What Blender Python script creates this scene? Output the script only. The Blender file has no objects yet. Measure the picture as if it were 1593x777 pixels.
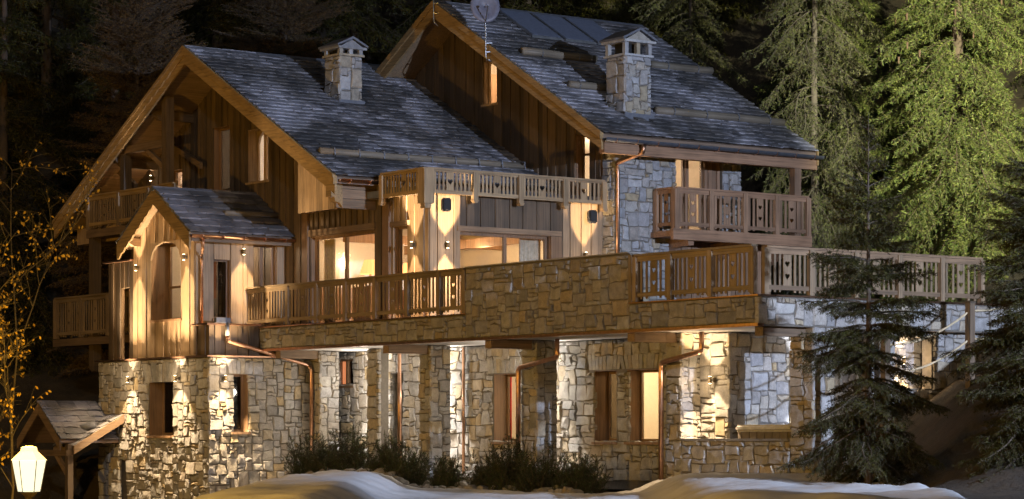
import bpy, bmesh, math, random
import numpy as np
from mathutils import noise as mnoise
from mathutils import Matrix, Vector
random.seed(7)
R = math.radians
sc = bpy.context.scene
col = sc.collection

# ------------------------------------------------------------------ camera
# world: X runs along the roof ridges (receding to the right), Y along the gables (receding to the left), metres
cam = bpy.data.cameras.new("camera"); camo = bpy.data.objects.new("camera", cam); col.objects.link(camo)
camo.location = (-37.430, -41.990, 1.0)
camo.rotation_euler = (R(90), 0, -math.atan2(0.592, 0.806))
cam.sensor_width = 36.0; cam.lens = 36.0 * 4044 / 1593; cam.shift_y = (680 - 388.5) / 1593
cam.clip_start = 0.5; cam.clip_end = 900
sc.camera = camo

# ------------------------------------------------------------------ world, moonlight, exposure
SUN_EL, SUN_AZ = 20.0, (-0.62, -0.785)      # light comes from the front right (direction towards the lamp, XY)
w = bpy.data.worlds.new("World"); sc.world = w; w.use_nodes = True
wn = w.node_tree.nodes; wl = w.node_tree.links
sky = wn.new("ShaderNodeTexSky"); sky.sky_type = 'NISHITA'; sky.sun_disc = False
sky.sun_elevation = R(SUN_EL); sky.sun_rotation = math.atan2(SUN_AZ[0], SUN_AZ[1])
wn["Background"].inputs[1].default_value = 0.0042
wl.new(sky.outputs[0], wn["Background"].inputs[0])
sun = bpy.data.lights.new("moonlight", 'SUN'); suno = bpy.data.objects.new("moonlight", sun); col.objects.link(suno)
sun.energy = 0.24; sun.angle = R(0.8); sun.color = (0.90, 0.94, 1.0)
_d = Vector((SUN_AZ[0] * math.cos(R(SUN_EL)), SUN_AZ[1] * math.cos(R(SUN_EL)), math.sin(R(SUN_EL))))
suno.rotation_euler = _d.to_track_quat('Z', 'Y').to_euler(); suno.location = (-20, -30, 40)
vs = sc.view_settings; vs.view_transform = 'Standard'; vs.look = 'None'; vs.exposure = 0.0; vs.gamma = 1.0
vs.use_curve_mapping = False
sc.render.engine = 'CYCLES'
cy = sc.cycles; cy.max_bounces = 5; cy.diffuse_bounces = 3; cy.glossy_bounces = 3; cy.transmission_bounces = 4
cy.transparent_max_bounces = 12; cy.sample_clamp_indirect = 3.0; cy.sample_clamp_direct = 12.0; cy.use_denoising = True
cy.caustics_reflective = False; cy.caustics_refractive = False

# ------------------------------------------------------------------ materials
def nodes(name):
    m = bpy.data.materials.new(name); m.use_nodes = True
    nt = m.node_tree; return m, nt, nt.nodes["Principled BSDF"]
def N(nt, t, **k):
    n = nt.nodes.new(t)
    for a, v in k.items(): setattr(n, a, v)
    return n
def ramp(nt, stops, interp='LINEAR'):
    r = nt.nodes.new("ShaderNodeValToRGB"); e = r.color_ramp.elements; r.color_ramp.interpolation = interp
    while len(e) < len(stops): e.new(0.5)
    for i, (p, c) in enumerate(stops): e[i].position = p; e[i].color = (*c, 1)
    return r
def island_random(nt):
    oi = N(nt, "ShaderNodeObjectInfo"); ge = N(nt, "ShaderNodeNewGeometry")
    a = N(nt, "ShaderNodeMath", operation='ADD'); f = N(nt, "ShaderNodeMath", operation='FRACT')
    nt.links.new(oi.outputs['Random'], a.inputs[0]); nt.links.new(ge.outputs['Random Per Island'], a.inputs[1])
    nt.links.new(a.outputs[0], f.inputs[0]); return f.outputs[0]
def mix(nt, a, b, fac, mode='MIX'):
    m = N(nt, "ShaderNodeMix", data_type='RGBA', blend_type=mode)
    for s, v in ((6, a), (7, b)):
        if hasattr(v, 'is_linked'): nt.links.new(v, m.inputs[s])
        else: m.inputs[s].default_value = (*v, 1)
    if hasattr(fac, 'is_linked'): nt.links.new(fac, m.inputs[0])
    else: m.inputs[0].default_value = fac
    return m.outputs[2]
def noise(nt, scale, detail=4, rough=.6, vec=None, stretch=None):
    tc = N(nt, "ShaderNodeNewGeometry").outputs['Position'] if vec is None else vec
    if stretch:
        mp = N(nt, "ShaderNodeMapping"); mp.inputs['Scale'].default_value = stretch
        nt.links.new(tc, mp.inputs[0]); tc = mp.outputs[0]
    n = N(nt, "ShaderNodeTexNoise"); n.inputs['Scale'].default_value = scale
    n.inputs['Detail'].default_value = detail; n.inputs['Roughness'].default_value = rough
    nt.links.new(tc, n.inputs['Vector']); return n.outputs['Fac']
def bump(nt, bs, h, dist, strength=1.0):
    b = N(nt, "ShaderNodeBump"); b.inputs['Distance'].default_value = dist; b.inputs['Strength'].default_value = strength
    nt.links.new(h, b.inputs['Height']); nt.links.new(b.outputs[0], bs.inputs['Normal'])
def plain(name, c, rough=.6, metal=0.0, var=1.0):
    m, nt, b = nodes(name); b.inputs['Base Color'].default_value = (*c, 1)
    b.inputs['Roughness'].default_value = rough; b.inputs['Metallic'].default_value = metal
    n = noise(nt, 9, 3)
    r = ramp(nt, [(0.3, tuple(x * (1 - .2 * var) for x in c)), (0.7, tuple(min(1, x * (1 + .15 * var)) for x in c))])
    nt.links.new(n, r.inputs[0]); nt.links.new(r.outputs[0], b.inputs['Base Color'])
    return m
def stone_mat(name, gain=1.0, tint=(1, 1, 1)):
    m, nt, b = nodes(name)
    g = lambda c: tuple(x * gain * q for x, q in zip(c, tint))
    r = ramp(nt, [(0.0, g((.30, .29, .28))), (.2, g((.36, .33, .29))), (.38, g((.24, .235, .23))), (.52, g((.42, .41, .39))),
                  (.66, g((.33, .30, .25))), (.8, g((.38, .30, .18))), (.9, g((.37, .36, .35))), (1, g((.27, .22, .16)))])
    nt.links.new(island_random(nt), r.inputs[0])
    n1 = noise(nt, 5, 6, .65); n2 = noise(nt, 38, 4, .7)
    r1 = ramp(nt, [(.3, (.62, .6, .58)), (.7, (1.15, 1.12, 1.08))]); nt.links.new(n1, r1.inputs[0])
    c = mix(nt, r.outputs[0], r1.outputs[0], 1.0, 'MULTIPLY')
    r2 = ramp(nt, [(.35, (.8, .8, .8)), (.65, (1.1, 1.1, 1.1))]); nt.links.new(n2, r2.inputs[0])
    c = mix(nt, c, r2.outputs[0], .8, 'MULTIPLY')
    nt.links.new(c, b.inputs['Base Color']); b.inputs['Roughness'].default_value = .88
    ad = N(nt, "ShaderNodeMath", operation='ADD'); nt.links.new(n1, ad.inputs[0]); nt.links.new(n2, ad.inputs[1])
    bump(nt, b, ad.outputs[0], .02, .9)
    return m
def wood_mat(name, c, axis='z', var=.45, rough=.62):
    m, nt, b = nodes(name)
    st = {'z': (14, 14, .55), 'x': (.55, 14, 14), 'y': (14, .55, 14)}[axis]
    n1 = noise(nt, 1.6, 6, .62, stretch=st); n2 = noise(nt, .9, 3)
    lo = tuple(x * .52 for x in c); hi = tuple(min(1, x * 1.3) for x in c)
    r = ramp(nt, [(.28, lo), (.5, c), (.72, hi)]); nt.links.new(n1, r.inputs[0])
    rr = ramp(nt, [(0, (1 - var,) * 3), (1, (1 + var * .6, 1 + var * .5, 1 + var * .4))]); nt.links.new(island_random(nt), rr.inputs[0])
    cc = mix(nt, r.outputs[0], rr.outputs[0], 1.0, 'MULTIPLY')
    r2 = ramp(nt, [(.3, (.7, .68, .66)), (.65, (1.1, 1.1, 1.1))]); nt.links.new(n2, r2.inputs[0])
    cc = mix(nt, cc, r2.outputs[0], .8, 'MULTIPLY')
    nt.links.new(cc, b.inputs['Base Color']); b.inputs['Roughness'].default_value = rough
    bump(nt, b, n1, .006, .8)
    return m
def tile_mat(name, dust=.5):
    m, nt, b = nodes(name)
    r = ramp(nt, [(0, (.045, .045, .05)), (.4, (.075, .073, .075)), (.75, (.11, .10, .095)), (1, (.06, .058, .065))])
    nt.links.new(island_random(nt), r.inputs[0])
    n1 = noise(nt, 22, 5, .7); r1 = ramp(nt, [(.3, (.65, .65, .65)), (.7, (1.25, 1.25, 1.25))]); nt.links.new(n1, r1.inputs[0])
    c = mix(nt, r.outputs[0], r1.outputs[0], 1.0, 'MULTIPLY')
    # a dusting of frost lying in wind-blown patches
    big = noise(nt, .42, 4, .6); fine = noise(nt, 7, 5, .75, stretch=(.6, 2.2, 2.2)); ir = island_random(nt)
    s = N(nt, "ShaderNodeMath", operation='MULTIPLY_ADD'); nt.links.new(big, s.inputs[0]); s.inputs[1].default_value = 2.3; nt.links.new(fine, s.inputs[2])
    s2 = N(nt, "ShaderNodeMath", operation='MULTIPLY_ADD'); nt.links.new(ir, s2.inputs[0]); s2.inputs[1].default_value = .22; nt.links.new(s.outputs[0], s2.inputs[2])
    rf = ramp(nt, [(.69, (0, 0, 0)), (.98, (dust, dust, dust))])
    mr = N(nt, "ShaderNodeMath", operation='MULTIPLY'); nt.links.new(s2.outputs[0], mr.inputs[0]); mr.inputs[1].default_value = .42
    nt.links.new(mr.outputs[0], rf.inputs[0])
    c = mix(nt, c, (.66, .66, .76), rf.outputs[0])
    nt.links.new(c, b.inputs['Base Color']); b.inputs['Roughness'].default_value = .8
    bump(nt, b, n1, .012, .8)
    return m
def leaf_mat(name, stops, rough=.6, trans=0.0):
    m, nt, b = nodes(name)
    r = ramp(nt, stops); nt.links.new(island_random(nt), r.inputs[0])
    n = noise(nt, .8, 3); r1 = ramp(nt, [(.3, (.6, .6, .6)), (.7, (1.25, 1.25, 1.2))]); nt.links.new(n, r1.inputs[0])
    c = mix(nt, r.outputs[0], r1.outputs[0], 1.0, 'MULTIPLY')
    nt.links.new(c, b.inputs['Base Color']); b.inputs['Roughness'].default_value = rough
    b.inputs['Specular IOR Level'].default_value = .25
    return m
def emis(name, c, s):
    m, nt, b = nodes(name); b.inputs['Base Color'].default_value = (*c, 1)
    b.inputs['Emission Color'].default_value = (*c, 1); b.inputs['Emission Strength'].default_value = s
    return m
def glass_mat(name, tint=(1, 1, 1), refl=.06):
    m = bpy.data.materials.new(name); m.use_nodes = True; nt = m.node_tree; nt.nodes.clear()
    o = N(nt, "ShaderNodeOutputMaterial"); t = N(nt, "ShaderNodeBsdfTransparent"); g = N(nt, "ShaderNodeBsdfGlossy")
    t.inputs[0].default_value = (*tint, 1); g.inputs['Roughness'].default_value = .03
    lw_ = N(nt, "ShaderNodeLayerWeight"); pw_ = N(nt, "ShaderNodeMath", operation='POWER'); pw_.inputs[1].default_value = 4.0
    f = N(nt, "ShaderNodeMath", operation='MULTIPLY_ADD'); f.inputs[1].default_value = .5; f.inputs[2].default_value = refl * .6
    nt.links.new(lw_.outputs['Facing'], pw_.inputs[0]); nt.links.new(pw_.outputs[0], f.inputs[0]); x = N(nt, "ShaderNodeMixShader")
    nt.links.new(f.outputs[0], x.inputs[0]); nt.links.new(t.outputs[0], x.inputs[1]); nt.links.new(g.outputs[0], x.inputs[2])
    nt.links.new(x.outputs[0], o.inputs[0]); return m
def ground_mat():
    m, nt, b = nodes("forest floor")
    n1 = noise(nt, .7, 6, .65); n2 = noise(nt, 9, 5, .7)
    r = ramp(nt, [(.3, (.022, .017, .011)), (.5, (.045, .034, .022)), (.62, (.07, .05, .03)), (.8, (.035, .035, .018))])
    a = N(nt, "ShaderNodeMath", operation='MULTIPLY_ADD'); nt.links.new(n2, a.inputs[0]); a.inputs[1].default_value = .4; nt.links.new(n1, a.inputs[2])
    a2 = N(nt, "ShaderNodeMath", operation='SUBTRACT'); nt.links.new(a.outputs[0], a2.inputs[0]); a2.inputs[1].default_value = .18
    nt.links.new(a2.outputs[0], r.inputs[0]); nt.links.new(r.outputs[0], b.inputs['Base Color']); b.inputs['Roughness'].default_value = .95
    bump(nt, b, a.outputs[0], .12, 1); return m
def snow_mat():
    m, nt, b = nodes("old snow")
    n1 = noise(nt, .8, 5, .55); n2 = noise(nt, 14, 4, .6)
    r = ramp(nt, [(.3, (.60, .58, .57)), (.6, (.78, .77, .77))]); nt.links.new(n1, r.inputs[0])
    nt.links.new(r.outputs[0], b.inputs['Base Color']); b.inputs['Roughness'].default_value = .75
    a = N(nt, "ShaderNodeMath", operation='MULTIPLY_ADD'); nt.links.new(n2, a.inputs[0]); a.inputs[1].default_value = .25; nt.links.new(n1, a.inputs[2])
    bump(nt, b, a.outputs[0], .06, .6); return m

WC = (.110, .078, .049)
M = dict(
    stone=stone_mat("rubble stone", 1.12, (.97, 1.0, 1.04)), stone_dark=stone_mat("terrace stone", .85), stone_cool=stone_mat("cool-lit tower stone", 1.1, (.90, .97, 1.10)),  # tower stone: the flood's cool blue cast is put into its tint
    mortar=plain("recessed mortar", (.13, .115, .095), .95),
    wz=wood_mat("cladding boards", WC, 'z'), wzl=wood_mat("light larch boards", (.33, .232, .14), 'z', .3),
    wx=wood_mat("timber along ridge", (.20, .135, .08), 'x'), wy=wood_mat("timber along gable", (.20, .135, .08), 'y'),
    rake=wood_mat("golden rake boards", (.30, .20, .09), 'y', .2), soffit=wood_mat("soffit boards", (.24, .17, .12), 'x', .3),
    red=wood_mat("reddish balcony timber", (.25, .15, .09), 'x', .3), redz=wood_mat("reddish balcony boards", (.25, .155, .095), 'z', .3),
    wrail=wood_mat("weathered railing boards", (.23, .165, .10), 'z', .3), wrailh=wood_mat("weathered rail timber", (.22, .16, .095), 'y', .2),
    flower=wood_mat("pale railing boards", (.37, .26, .145), 'z', .25), flowerh=wood_mat("pale rail timber", (.37, .26, .145), 'x', .2),
    frame=wood_mat("window frame timber", (.20, .12, .065), 'z', .2), log=wood_mat("grey snow log", (.17, .145, .11), 'x', .3),
    tile=tile_mat("stone roof tiles", .60), tile2=tile_mat("frosted porch tiles", .30),
    copper=plain("copper", (.68, .40, .26), .3, 1.0), lead=plain("lead flashing", (.16, .17, .20), .5, .4),
    black=plain("black plastic", (.010, .010, .011), .75), steel=plain("steel", (.45, .46, .48), .35, .9),
    dish=plain("grey dish", (.13, .13, .17), .5), white=plain("white plaster", (.72, .68, .62), .9, 0, .3),
    cream=plain("cream room wall", (.72, .62, .48), .9, 0, .2), pinewall=wood_mat("panelled room wall", (.42, .25, .13), 'z', .2),
    floor=plain("oak floor", (.3, .19, .1), .5), red_cloth=plain("red curtain", (.55, .02, .02), .8),
    curtain=plain("beige curtain", (.55, .46, .33), .9), glass=glass_mat("window glass"), darkglass=glass_mat("dark glass", (.35, .33, .3)),
    panel=plain("solar glass", (.15, .17, .23), .4), tub=plain("hot tub cabinet", (.12, .10, .09), .5), acr=plain("tub lid", (.45, .44, .44), .45),
    bark=plain("bark", (.07, .05, .035), .95), barkpale=plain("pale larch bark", (.075, .062, .05), .95),
    rock=stone_mat("field rock", .8), snow=snow_mat(), ground=ground_mat(), rope=plain("hemp rope", (.5, .4, .25), .9),
    lampglass=emis("lit lantern glass", (.80, .90, .76), 1.0), lamproof=emis("glowing opal lantern top", (.82, .84, .66), .75), bulb=emis("lit lens", (1, .80, .5), 14.0),
    shade=emis("lit pleated lamp shade", (1, .48, .16), 1.5), stained=emis("lit coloured glass", (.9, .30, .12), .8), iron=plain("painted iron", (.10, .07, .03), .5),
    spruce=leaf_mat("spruce needles", [(0, (.015, .017, .002)), (.5, (.032, .033, .004)), (1, (.07, .062, .007))]),  # unlit copy: shade put into the needle colour
    spruce_lit=leaf_mat("floodlit spruce needles", [(0, (.04, .065, .015)), (.5, (.08, .11, .024)), (1, (.16, .17, .045))]),  # lit copy: floodlight brightness put into the needle colour
    larch=leaf_mat("larch needles", [(0, (.045, .06, .02)), (.5, (.08, .09, .03)), (1, (.12, .115, .05))]),
    larch_or=leaf_mat("orange-lit larch twigs", [(0, (.10, .065, .025)), (.5, (.15, .095, .035)), (1, (.20, .13, .05))]),  # street-lamp orange put into the twig colour
    pine=leaf_mat("dwarf pine needles", [(0, (.02, .034, .010)), (.5, (.04, .06, .017)), (1, (.075, .095, .03))]),
    yleaf=leaf_mat("yellow birch leaves", [(0, (.32, .19, .03)), (1, (.48, .32, .06))]), cone=plain("spruce cones", (.085, .05, .032), .8),
)

# ------------------------------------------------------------------ builders
def tag(o, label=None, cat=None, group=None, kind=None):
    for k, v in (('label', label), ('category', cat), ('group', group), ('kind', kind)):
        if v: o[k] = v
    return o
def link(o, parent=None):
    col.objects.link(o)
    if parent is not None:
        o.parent = parent
        if parent.type == 'EMPTY' and parent.parent is None: o.matrix_parent_inverse = Matrix.Translation(-parent.location)
    return o
def thing(name, label, cat, loc, group=None):
    o = bpy.data.objects.new(name, None); o.location = loc; o.empty_display_size = .2; col.objects.link(o)
    return tag(o, label, cat, group)
def mesh(name, V, Fc, mat, parent=None, smooth=False):
    me = bpy.data.meshes.new(name); me.from_pydata([tuple(v) for v in V], [], Fc)
    me.materials.append(mat if not isinstance(mat, str) else M[mat])
    if smooth: me.polygons.foreach_set('use_smooth', [True] * len(me.polygons))
    return link(bpy.data.objects.new(name, me), parent)
def mesh_np(name, V, T, mat, parent=None, smooth=False):
    me = bpy.data.meshes.new(name); V = np.asarray(V, np.float32); T = np.asarray(T, np.int32); k = T.shape[1]
    me.vertices.add(len(V)); me.vertices.foreach_set('co', V.ravel())
    me.loops.add(T.size); me.loops.foreach_set('vertex_index', T.ravel())
    me.polygons.add(len(T)); me.polygons.foreach_set('loop_start', np.arange(0, T.size, k, dtype=np.int32))
    me.update(calc_edges=True); me.materials.append(M[mat] if isinstance(mat, str) else mat)
    if smooth: me.polygons.foreach_set('use_smooth', [True] * len(T))
    return link(bpy.data.objects.new(name, me), parent)
class Fr:
    """a wall plane: P(u, z, n) with n pointing out of the wall"""
    def __init__(s, o, u, n): s.o, s.u, s.n = Vector((*o, 0)), Vector((*u, 0)), Vector((*n, 0)); s.hand = 1 if u[0] * n[1] - u[1] * n[0] < 0 else -1
    def P(s, u, z, n): return s.o + s.u * u + s.n * n + Vector((0, 0, z))
    def mat(s, u, z, n):
        a = s.u * s.hand; p = s.P(u, z, n)
        return Matrix(((a.x, 0, s.n.x, p.x), (a.y, 0, s.n.y, p.y), (0, 1, 0, p.z), (0, 0, 0, 1)))
FX = lambda c: Fr((c, 0), (0, 1), (-1, 0))      # faces -X, u = world y
FY = lambda c: Fr((0, c), (1, 0), (0, -1))      # faces -Y, u = world x
FXR = lambda c: Fr((c, 0), (0, 1), (1, 0))
class MB:
    def __init__(s): s.V, s.F = [], []
    def prism(s, fr, poly, n0, n1):
        a = sum(poly[i][0] * poly[(i + 1) % len(poly)][1] - poly[(i + 1) % len(poly)][0] * poly[i][1] for i in range(len(poly)))
        if a * fr.hand < 0: poly = poly[::-1]
        if n0 > n1: n0, n1 = n1, n0
        b = len(s.V); k = len(poly)
        s.V += [fr.P(u, z, n1) for u, z in poly] + [fr.P(u, z, n0) for u, z in poly]
        s.F.append(tuple(range(b, b + k))); s.F.append(tuple(range(b + 2 * k - 1, b + k - 1, -1)))
        for i in range(k): j = (i + 1) % k; s.F.append((b + i, b + k + i, b + k + j, b + j))
        return s
    def rect(s, fr, u0, u1, z0, z1, n0, n1): return s.prism(fr, [(u0, z0), (u1, z0), (u1, z1), (u0, z1)], n0, n1)
    def box(s, x0, x1, y0, y1, z0, z1): return s.rect(FY(0), x0, x1, z0, z1, -y1, -y0)
    def tube(s, pts, r, k=8, r1=None):
        pts = [Vector(p) for p in pts]; b = len(s.V); m = len(pts)
        for i, p in enumerate(pts):
            d = (pts[min(i + 1, m - 1)] - pts[max(i - 1, 0)]).normalized()
            a = d.orthogonal().normalized() if abs(d.z) < .9 else Vector((1, 0, 0)); a = (a - d * a.dot(d)).normalized(); c = d.cross(a)
            if i and a.dot(pa) < 0: pass
            pa = a; rr = r if r1 is None else r + (r1 - r) * i / (m - 1)
            s.V += [p + (a * math.cos(6.2832 * j / k) + c * math.sin(6.2832 * j / k)) * rr for j in range(k)]
        for i in range(m - 1):
            for j in range(k):
                q = b + i * k; s.F.append((q + j, q + (j + 1) % k, q + k + (j + 1) % k, q + k + j))
        s.F.append(tuple(range(b + k - 1, b - 1, -1))); s.F.append(tuple(range(b + (m - 1) * k, b + m * k)))
        return s
    def build(s, name, mat, parent=None, smooth=False): return mesh(name, s.V, s.F, mat, parent, smooth)
def box(name, x0, x1, y0, y1, z0, z1, mat, parent=None): return MB().box(x0, x1, y0, y1, z0, z1).build(name, mat, parent)
def strips(u0, u1, op):
    b = sorted({u0, u1, *[min(max(v, u0), u1) for o in op for v in o[:2]]})
    return [(a, c) for a, c in zip(b, b[1:]) if c - a > 1e-4]
def spans(a, c, z0, top, op):
    iv = [(z0, top)]
    for o in op:
        if o[0] < c - 1e-4 and o[1] > a + 1e-4:
            nx = []
            for p, q in iv:
                if o[2] > p: nx.append((p, min(q, o[2])))
                if o[3] < q: nx.append((max(p, o[3]), q))
            iv = [(p, q) for p, q in nx if q - p > .01]
    return iv
def wall_body(name, parent, fr, u0, u1, z0, top, op, thick, mat, n=0.0):
    """the wall behind its facing: openings cut right through"""
    mb = MB(); tf = top if callable(top) else (lambda u: top)
    br = getattr(top, 'breaks', [])
    for a, c in strips(u0, u1, list(op) + [(x, x, 0, 0) for x in br]):
        e = 1e-3
        for p, q in spans(a, c, z0, 1e3, op):
            ta, tc = (tf(a + e), tf(c - e)) if q > 900 else (q, q)
            if max(ta, tc) <= p + .02: continue
            mb.prism(fr, [(a, p), (c, p), (c, max(tc, p + .005)), (a, max(ta, p + .005))], n - thick, n)
    return mb.build(name, mat, parent)
def clad(part, fr, u0, u1, z0, top, op, mat, wmin=.13, wmax=.25, n=0.0, name='plank', proud=(.02, .045)):
    """board cladding, each board an object"""
    tf = top if callable(top) else (lambda u: top); i = 0
    for a, c in strips(u0, u1, list(op) + [(x, x, 0, 0) for x in getattr(top, 'breaks', [])]):
        k = max(1, round((c - a) / random.uniform(wmin, wmax))); e = [a + (c - a) * j / k for j in range(k + 1)]
        for j in range(1, k): e[j] += random.uniform(-.3, .3) * (c - a) / k * .7
        for p0, p1 in zip(e, e[1:]):
            for p, q in spans(p0, p1, z0, 1e3, op):
                ta, tc = (tf(p0), tf(p1)) if q > 900 else (q, q)
                if max(ta, tc) < p + .06: continue
                MB().prism(fr, [(p0 + .005, p), (p1 - .005, p), (p1 - .005, max(tc, p + .01)), (p0 + .005, max(ta, p + .01))], n + .002, n + proud[i % 2] + random.uniform(0, .012)).build(name, mat, part)
            i += 1
# ---- rubble stone
def hash2(i, j, k): 
    v = math.sin(i * 127.1 + j * 311.7 + k * 74.7) * 43758.5453
    return (v - math.floor(v)) * 2 - 1
def warp(u, z, amp):
    """a shared lattice jitter, so that neighbouring stones keep a common crooked joint"""
    i, j = math.floor(u), math.floor(z); fu, fz = u - i, z - j; r = []
    for k in (1, 2):
        r.append((hash2(i, j, k) * (1 - fu) + hash2(i + 1, j, k) * fu) * (1 - fz) + (hash2(i, j + 1, k) * (1 - fu) + hash2(i + 1, j + 1, k) * fu) * fz)
    return u + r[0] * amp, z + r[1] * amp
def stone_mesh(i, j, wc, hc, gu, gz, off, mat, edge):
    """one rubble stone filling lattice cells i..i+wc, j..j+hc; returned about its own centre"""
    rnd = random.Random(int(i * 7919 + j * 104729 + off * 13)); U0, U1, Z0, Z1 = edge
    out = []
    for c in range(wc): out.append((i + c, j))
    for c in range(hc): out.append((i + wc, j + c))
    for c in range(wc): out.append((i + wc - c, j + hc))
    for c in range(hc): out.append((i, j + hc - c))
    corner = [0, wc, wc + hc, 2 * wc + hc]
    if len(out) > 8: out = [p for k_, p in enumerate(out) if k_ in corner or k_ % 2 == 0]
    pts = []
    for (a, b) in out:
        wu, wz = warp(a + off, b + off * .37, .30); wu, wz = wu - off, wz - off * .37
        if a in (U0, U1): wu = a
        if b in (Z0, Z1): wz = b
        pts.append([wu * gu, wz * gz])
    cu, cz = sum(p[0] for p in pts) / len(pts), sum(p[1] for p in pts) / len(pts)
    ring = []
    for k_, p in enumerate(pts):       # pull in by half a joint, clip the corners
        d = Vector((p[0] - cu, p[1] - cz)); l = d.length; sh = .008 + (rnd.uniform(0, .03) if rnd.random() < .35 else 0)
        d *= max(.5, 1 - sh / max(l, .01)); ring.append((d.x, d.y))
    k = len(ring); V = [(x, y, -.06) for x, y in ring]; V += [(x, y, rnd.uniform(-.012, .018)) for x, y in ring]
    q = .88 if min(wc, hc) > 1 else .74; tz = rnd.uniform(.014, .05); tx, ty = rnd.uniform(-.06, .06), rnd.uniform(-.06, .06)
    V += [(x * q + rnd.uniform(-.012, .012), y * q + rnd.uniform(-.012, .012), tz + x * tx + y * ty + rnd.uniform(-.007, .007)) for x, y in ring]; V.append((0, 0, tz + rnd.uniform(-.004, .014)))
    F = []
    for b in (0, k):
        for t in range(k): F.append((b + t, b + (t + 1) % k, b + k + (t + 1) % k, b + k + t))
    for t in range(k): F.append((2 * k + t, 2 * k + (t + 1) % k, 3 * k))
    me = bpy.data.meshes.new("stone"); me.from_pydata(V, [], F); me.materials.append(M[mat])
    return me, cu, cz
SHAPES = [((1, 1), 2), ((2, 1), 8), ((3, 1), 9), ((4, 1), 3), ((1, 2), 3), ((2, 2), 9), ((3, 2), 11), ((4, 2), 4), ((2, 3), 10), ((3, 3), 11), ((2, 4), 6), ((3, 4), 8), ((4, 3), 4), ((4, 4), 2), ((3, 5), 2)]
def stones(acc, part, fr, u0, u1, z0, top, op, g=.14, mat='stone', n=0.0, amin=0):
    """irregular coursed rubble: rectangles of many sizes packed on a fine grid"""
    tf = top if callable(top) else (lambda u: top)
    nu = max(1, round((u1 - u0) / (g * (1.12 if abs(fr.n.x) > .5 else .9)))); gu = (u1 - u0) / nu; g = g * .74
    zt = max(tf(u0), tf(u1), tf((u0 + u1) / 2)); nz = max(1, round((zt - z0) / g)); gz = (zt - z0) / nz
    used = np.zeros((nu, nz), bool); off = random.randrange(1, 900)
    for i in range(nu):
        uc = (u0 + (i + .5) * gu) if fr.hand > 0 else (u1 - (i + .5) * gu)
        for j in range(nz):
            zc = z0 + (j + .5) * gz
            if zc > tf(uc) + .02 or any(o[0] < uc < o[1] and o[2] < zc < o[3] for o in op): used[i, j] = True
    bag = [s for s, k in SHAPES for _ in range(k)]
    for j in range(nz):
        for i in range(nu):
            if used[i, j]: continue
            for t in range(9):
                wc, hc = random.choice(bag) if t < 8 else (1, 1)
                if i + wc <= nu and j + hc <= nz and not used[i:i + wc, j:j + hc].any(): break
            used[i:i + wc, j:j + hc] = True
            me, cu, cz = stone_mesh(i, j, wc, hc, gu, gz, off, mat, (0, nu, 0, nz))
            m = fr.mat((u0 + cu) if fr.hand > 0 else (u1 - cu), z0 + cz, n + random.uniform(-.008, .012))
            acc.append((wc * hc * gu * gz, part, me, m))
def finish(acc, root, name, rest_name, limit=300, rest_mat='stone'):
    """the largest pieces become objects, what is beyond the limit is joined into one part"""
    acc.sort(key=lambda t: -t[0])
    for a, part, me, m in acc[:limit]:
        o = bpy.data.objects.new(name, me); o.matrix_basis = m; col.objects.link(o); o.parent = part
    rest = acc[limit:]
    if rest:
        V, Fq, Ft, b = [], [], [], 0
        for a, part, me, m in rest:
            V += [m @ v.co for v in me.vertices]
            Fq += [tuple(b + i for i in p.vertices) for p in me.polygons]; b += len(me.vertices)
        o = mesh(rest_name, V, Fq, rest[0][2].materials[0], root); o['kind'] = 'stuff'
def voussoirs(part, fr, u0, u1, z0, z1, mat='stone', k=None, fan=.5, n=0.0):
    k = k or max(5, round((u1 - u0) / .14)); c = (u0 + u1) / 2
    for i in range(k):
        a, b = u0 + (u1 - u0) * i / k, u0 + (u1 - u0) * (i + 1) / k
        t = lambda u: c + (u - c) * (1 + fan)
        h = random.uniform(-.05, .03)
        MB().prism(fr, [(a + .006, z0), (b - .006, z0), (t(b) - .008, z1 + h), (t(a) + .008, z1 + h)], n - .03, n + random.uniform(.025, .05)).build('arch_stone', mat, part)
# ---- windows
def window(root, fr, u0, u1, z0, z1, depth, mull=(), frame='frame', pane='glass', fw=.07, lining=True, name='window', transom=None):
    """frame set back in the opening, with pane and sill; timber lining of the reveal"""
    mb = MB(); d0, d1 = -depth - .07, -depth
    mb.rect(fr, u0, u0 + fw, z0, z1, d0, d1).rect(fr, u1 - fw, u1, z0, z1, d0, d1).rect(fr, u0 + fw, u1 - fw, z0, z0 + fw, d0, d1).rect(fr, u0 + fw, u1 - fw, z1 - fw, z1, d0, d1)
    for m_ in mull: mb.rect(fr, m_ - .05, m_ + .05, z0 + fw, z1 - fw, d0 - .002, d1 + .012)
    if transom: mb.rect(fr, u0 + fw, u1 - fw, transom - .03, transom + .03, d0 - .001, d1 + .006)
    wd = mb.build(name, frame, root)
    if lining:
        MB().rect(fr, u0 - .03, u0 + .012, z0, z1, d1 + .001, -.004).rect(fr, u1 - .012, u1 + .03, z0, z1, d1 + .001, -.004).rect(fr, u0 + .012, u1 - .012, z1 - .012, z1 + .03, d1 + .001, -.004).build('reveal_lining', frame, wd)
    es = [u0 + fw, *mull, u1 - fw]
    for a, b in zip(es, es[1:]): MB().rect(fr, a + .001, b - .001, z0 + fw - .01, z1 - fw + .01, -depth - .045, -depth - .037).build('pane', pane, wd)
    MB().rect(fr, u0 - .06, u1 + .06, z0 - .07, z0 - .004, -depth - .02, .07).build('sill', frame, wd)
    return wd
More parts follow.
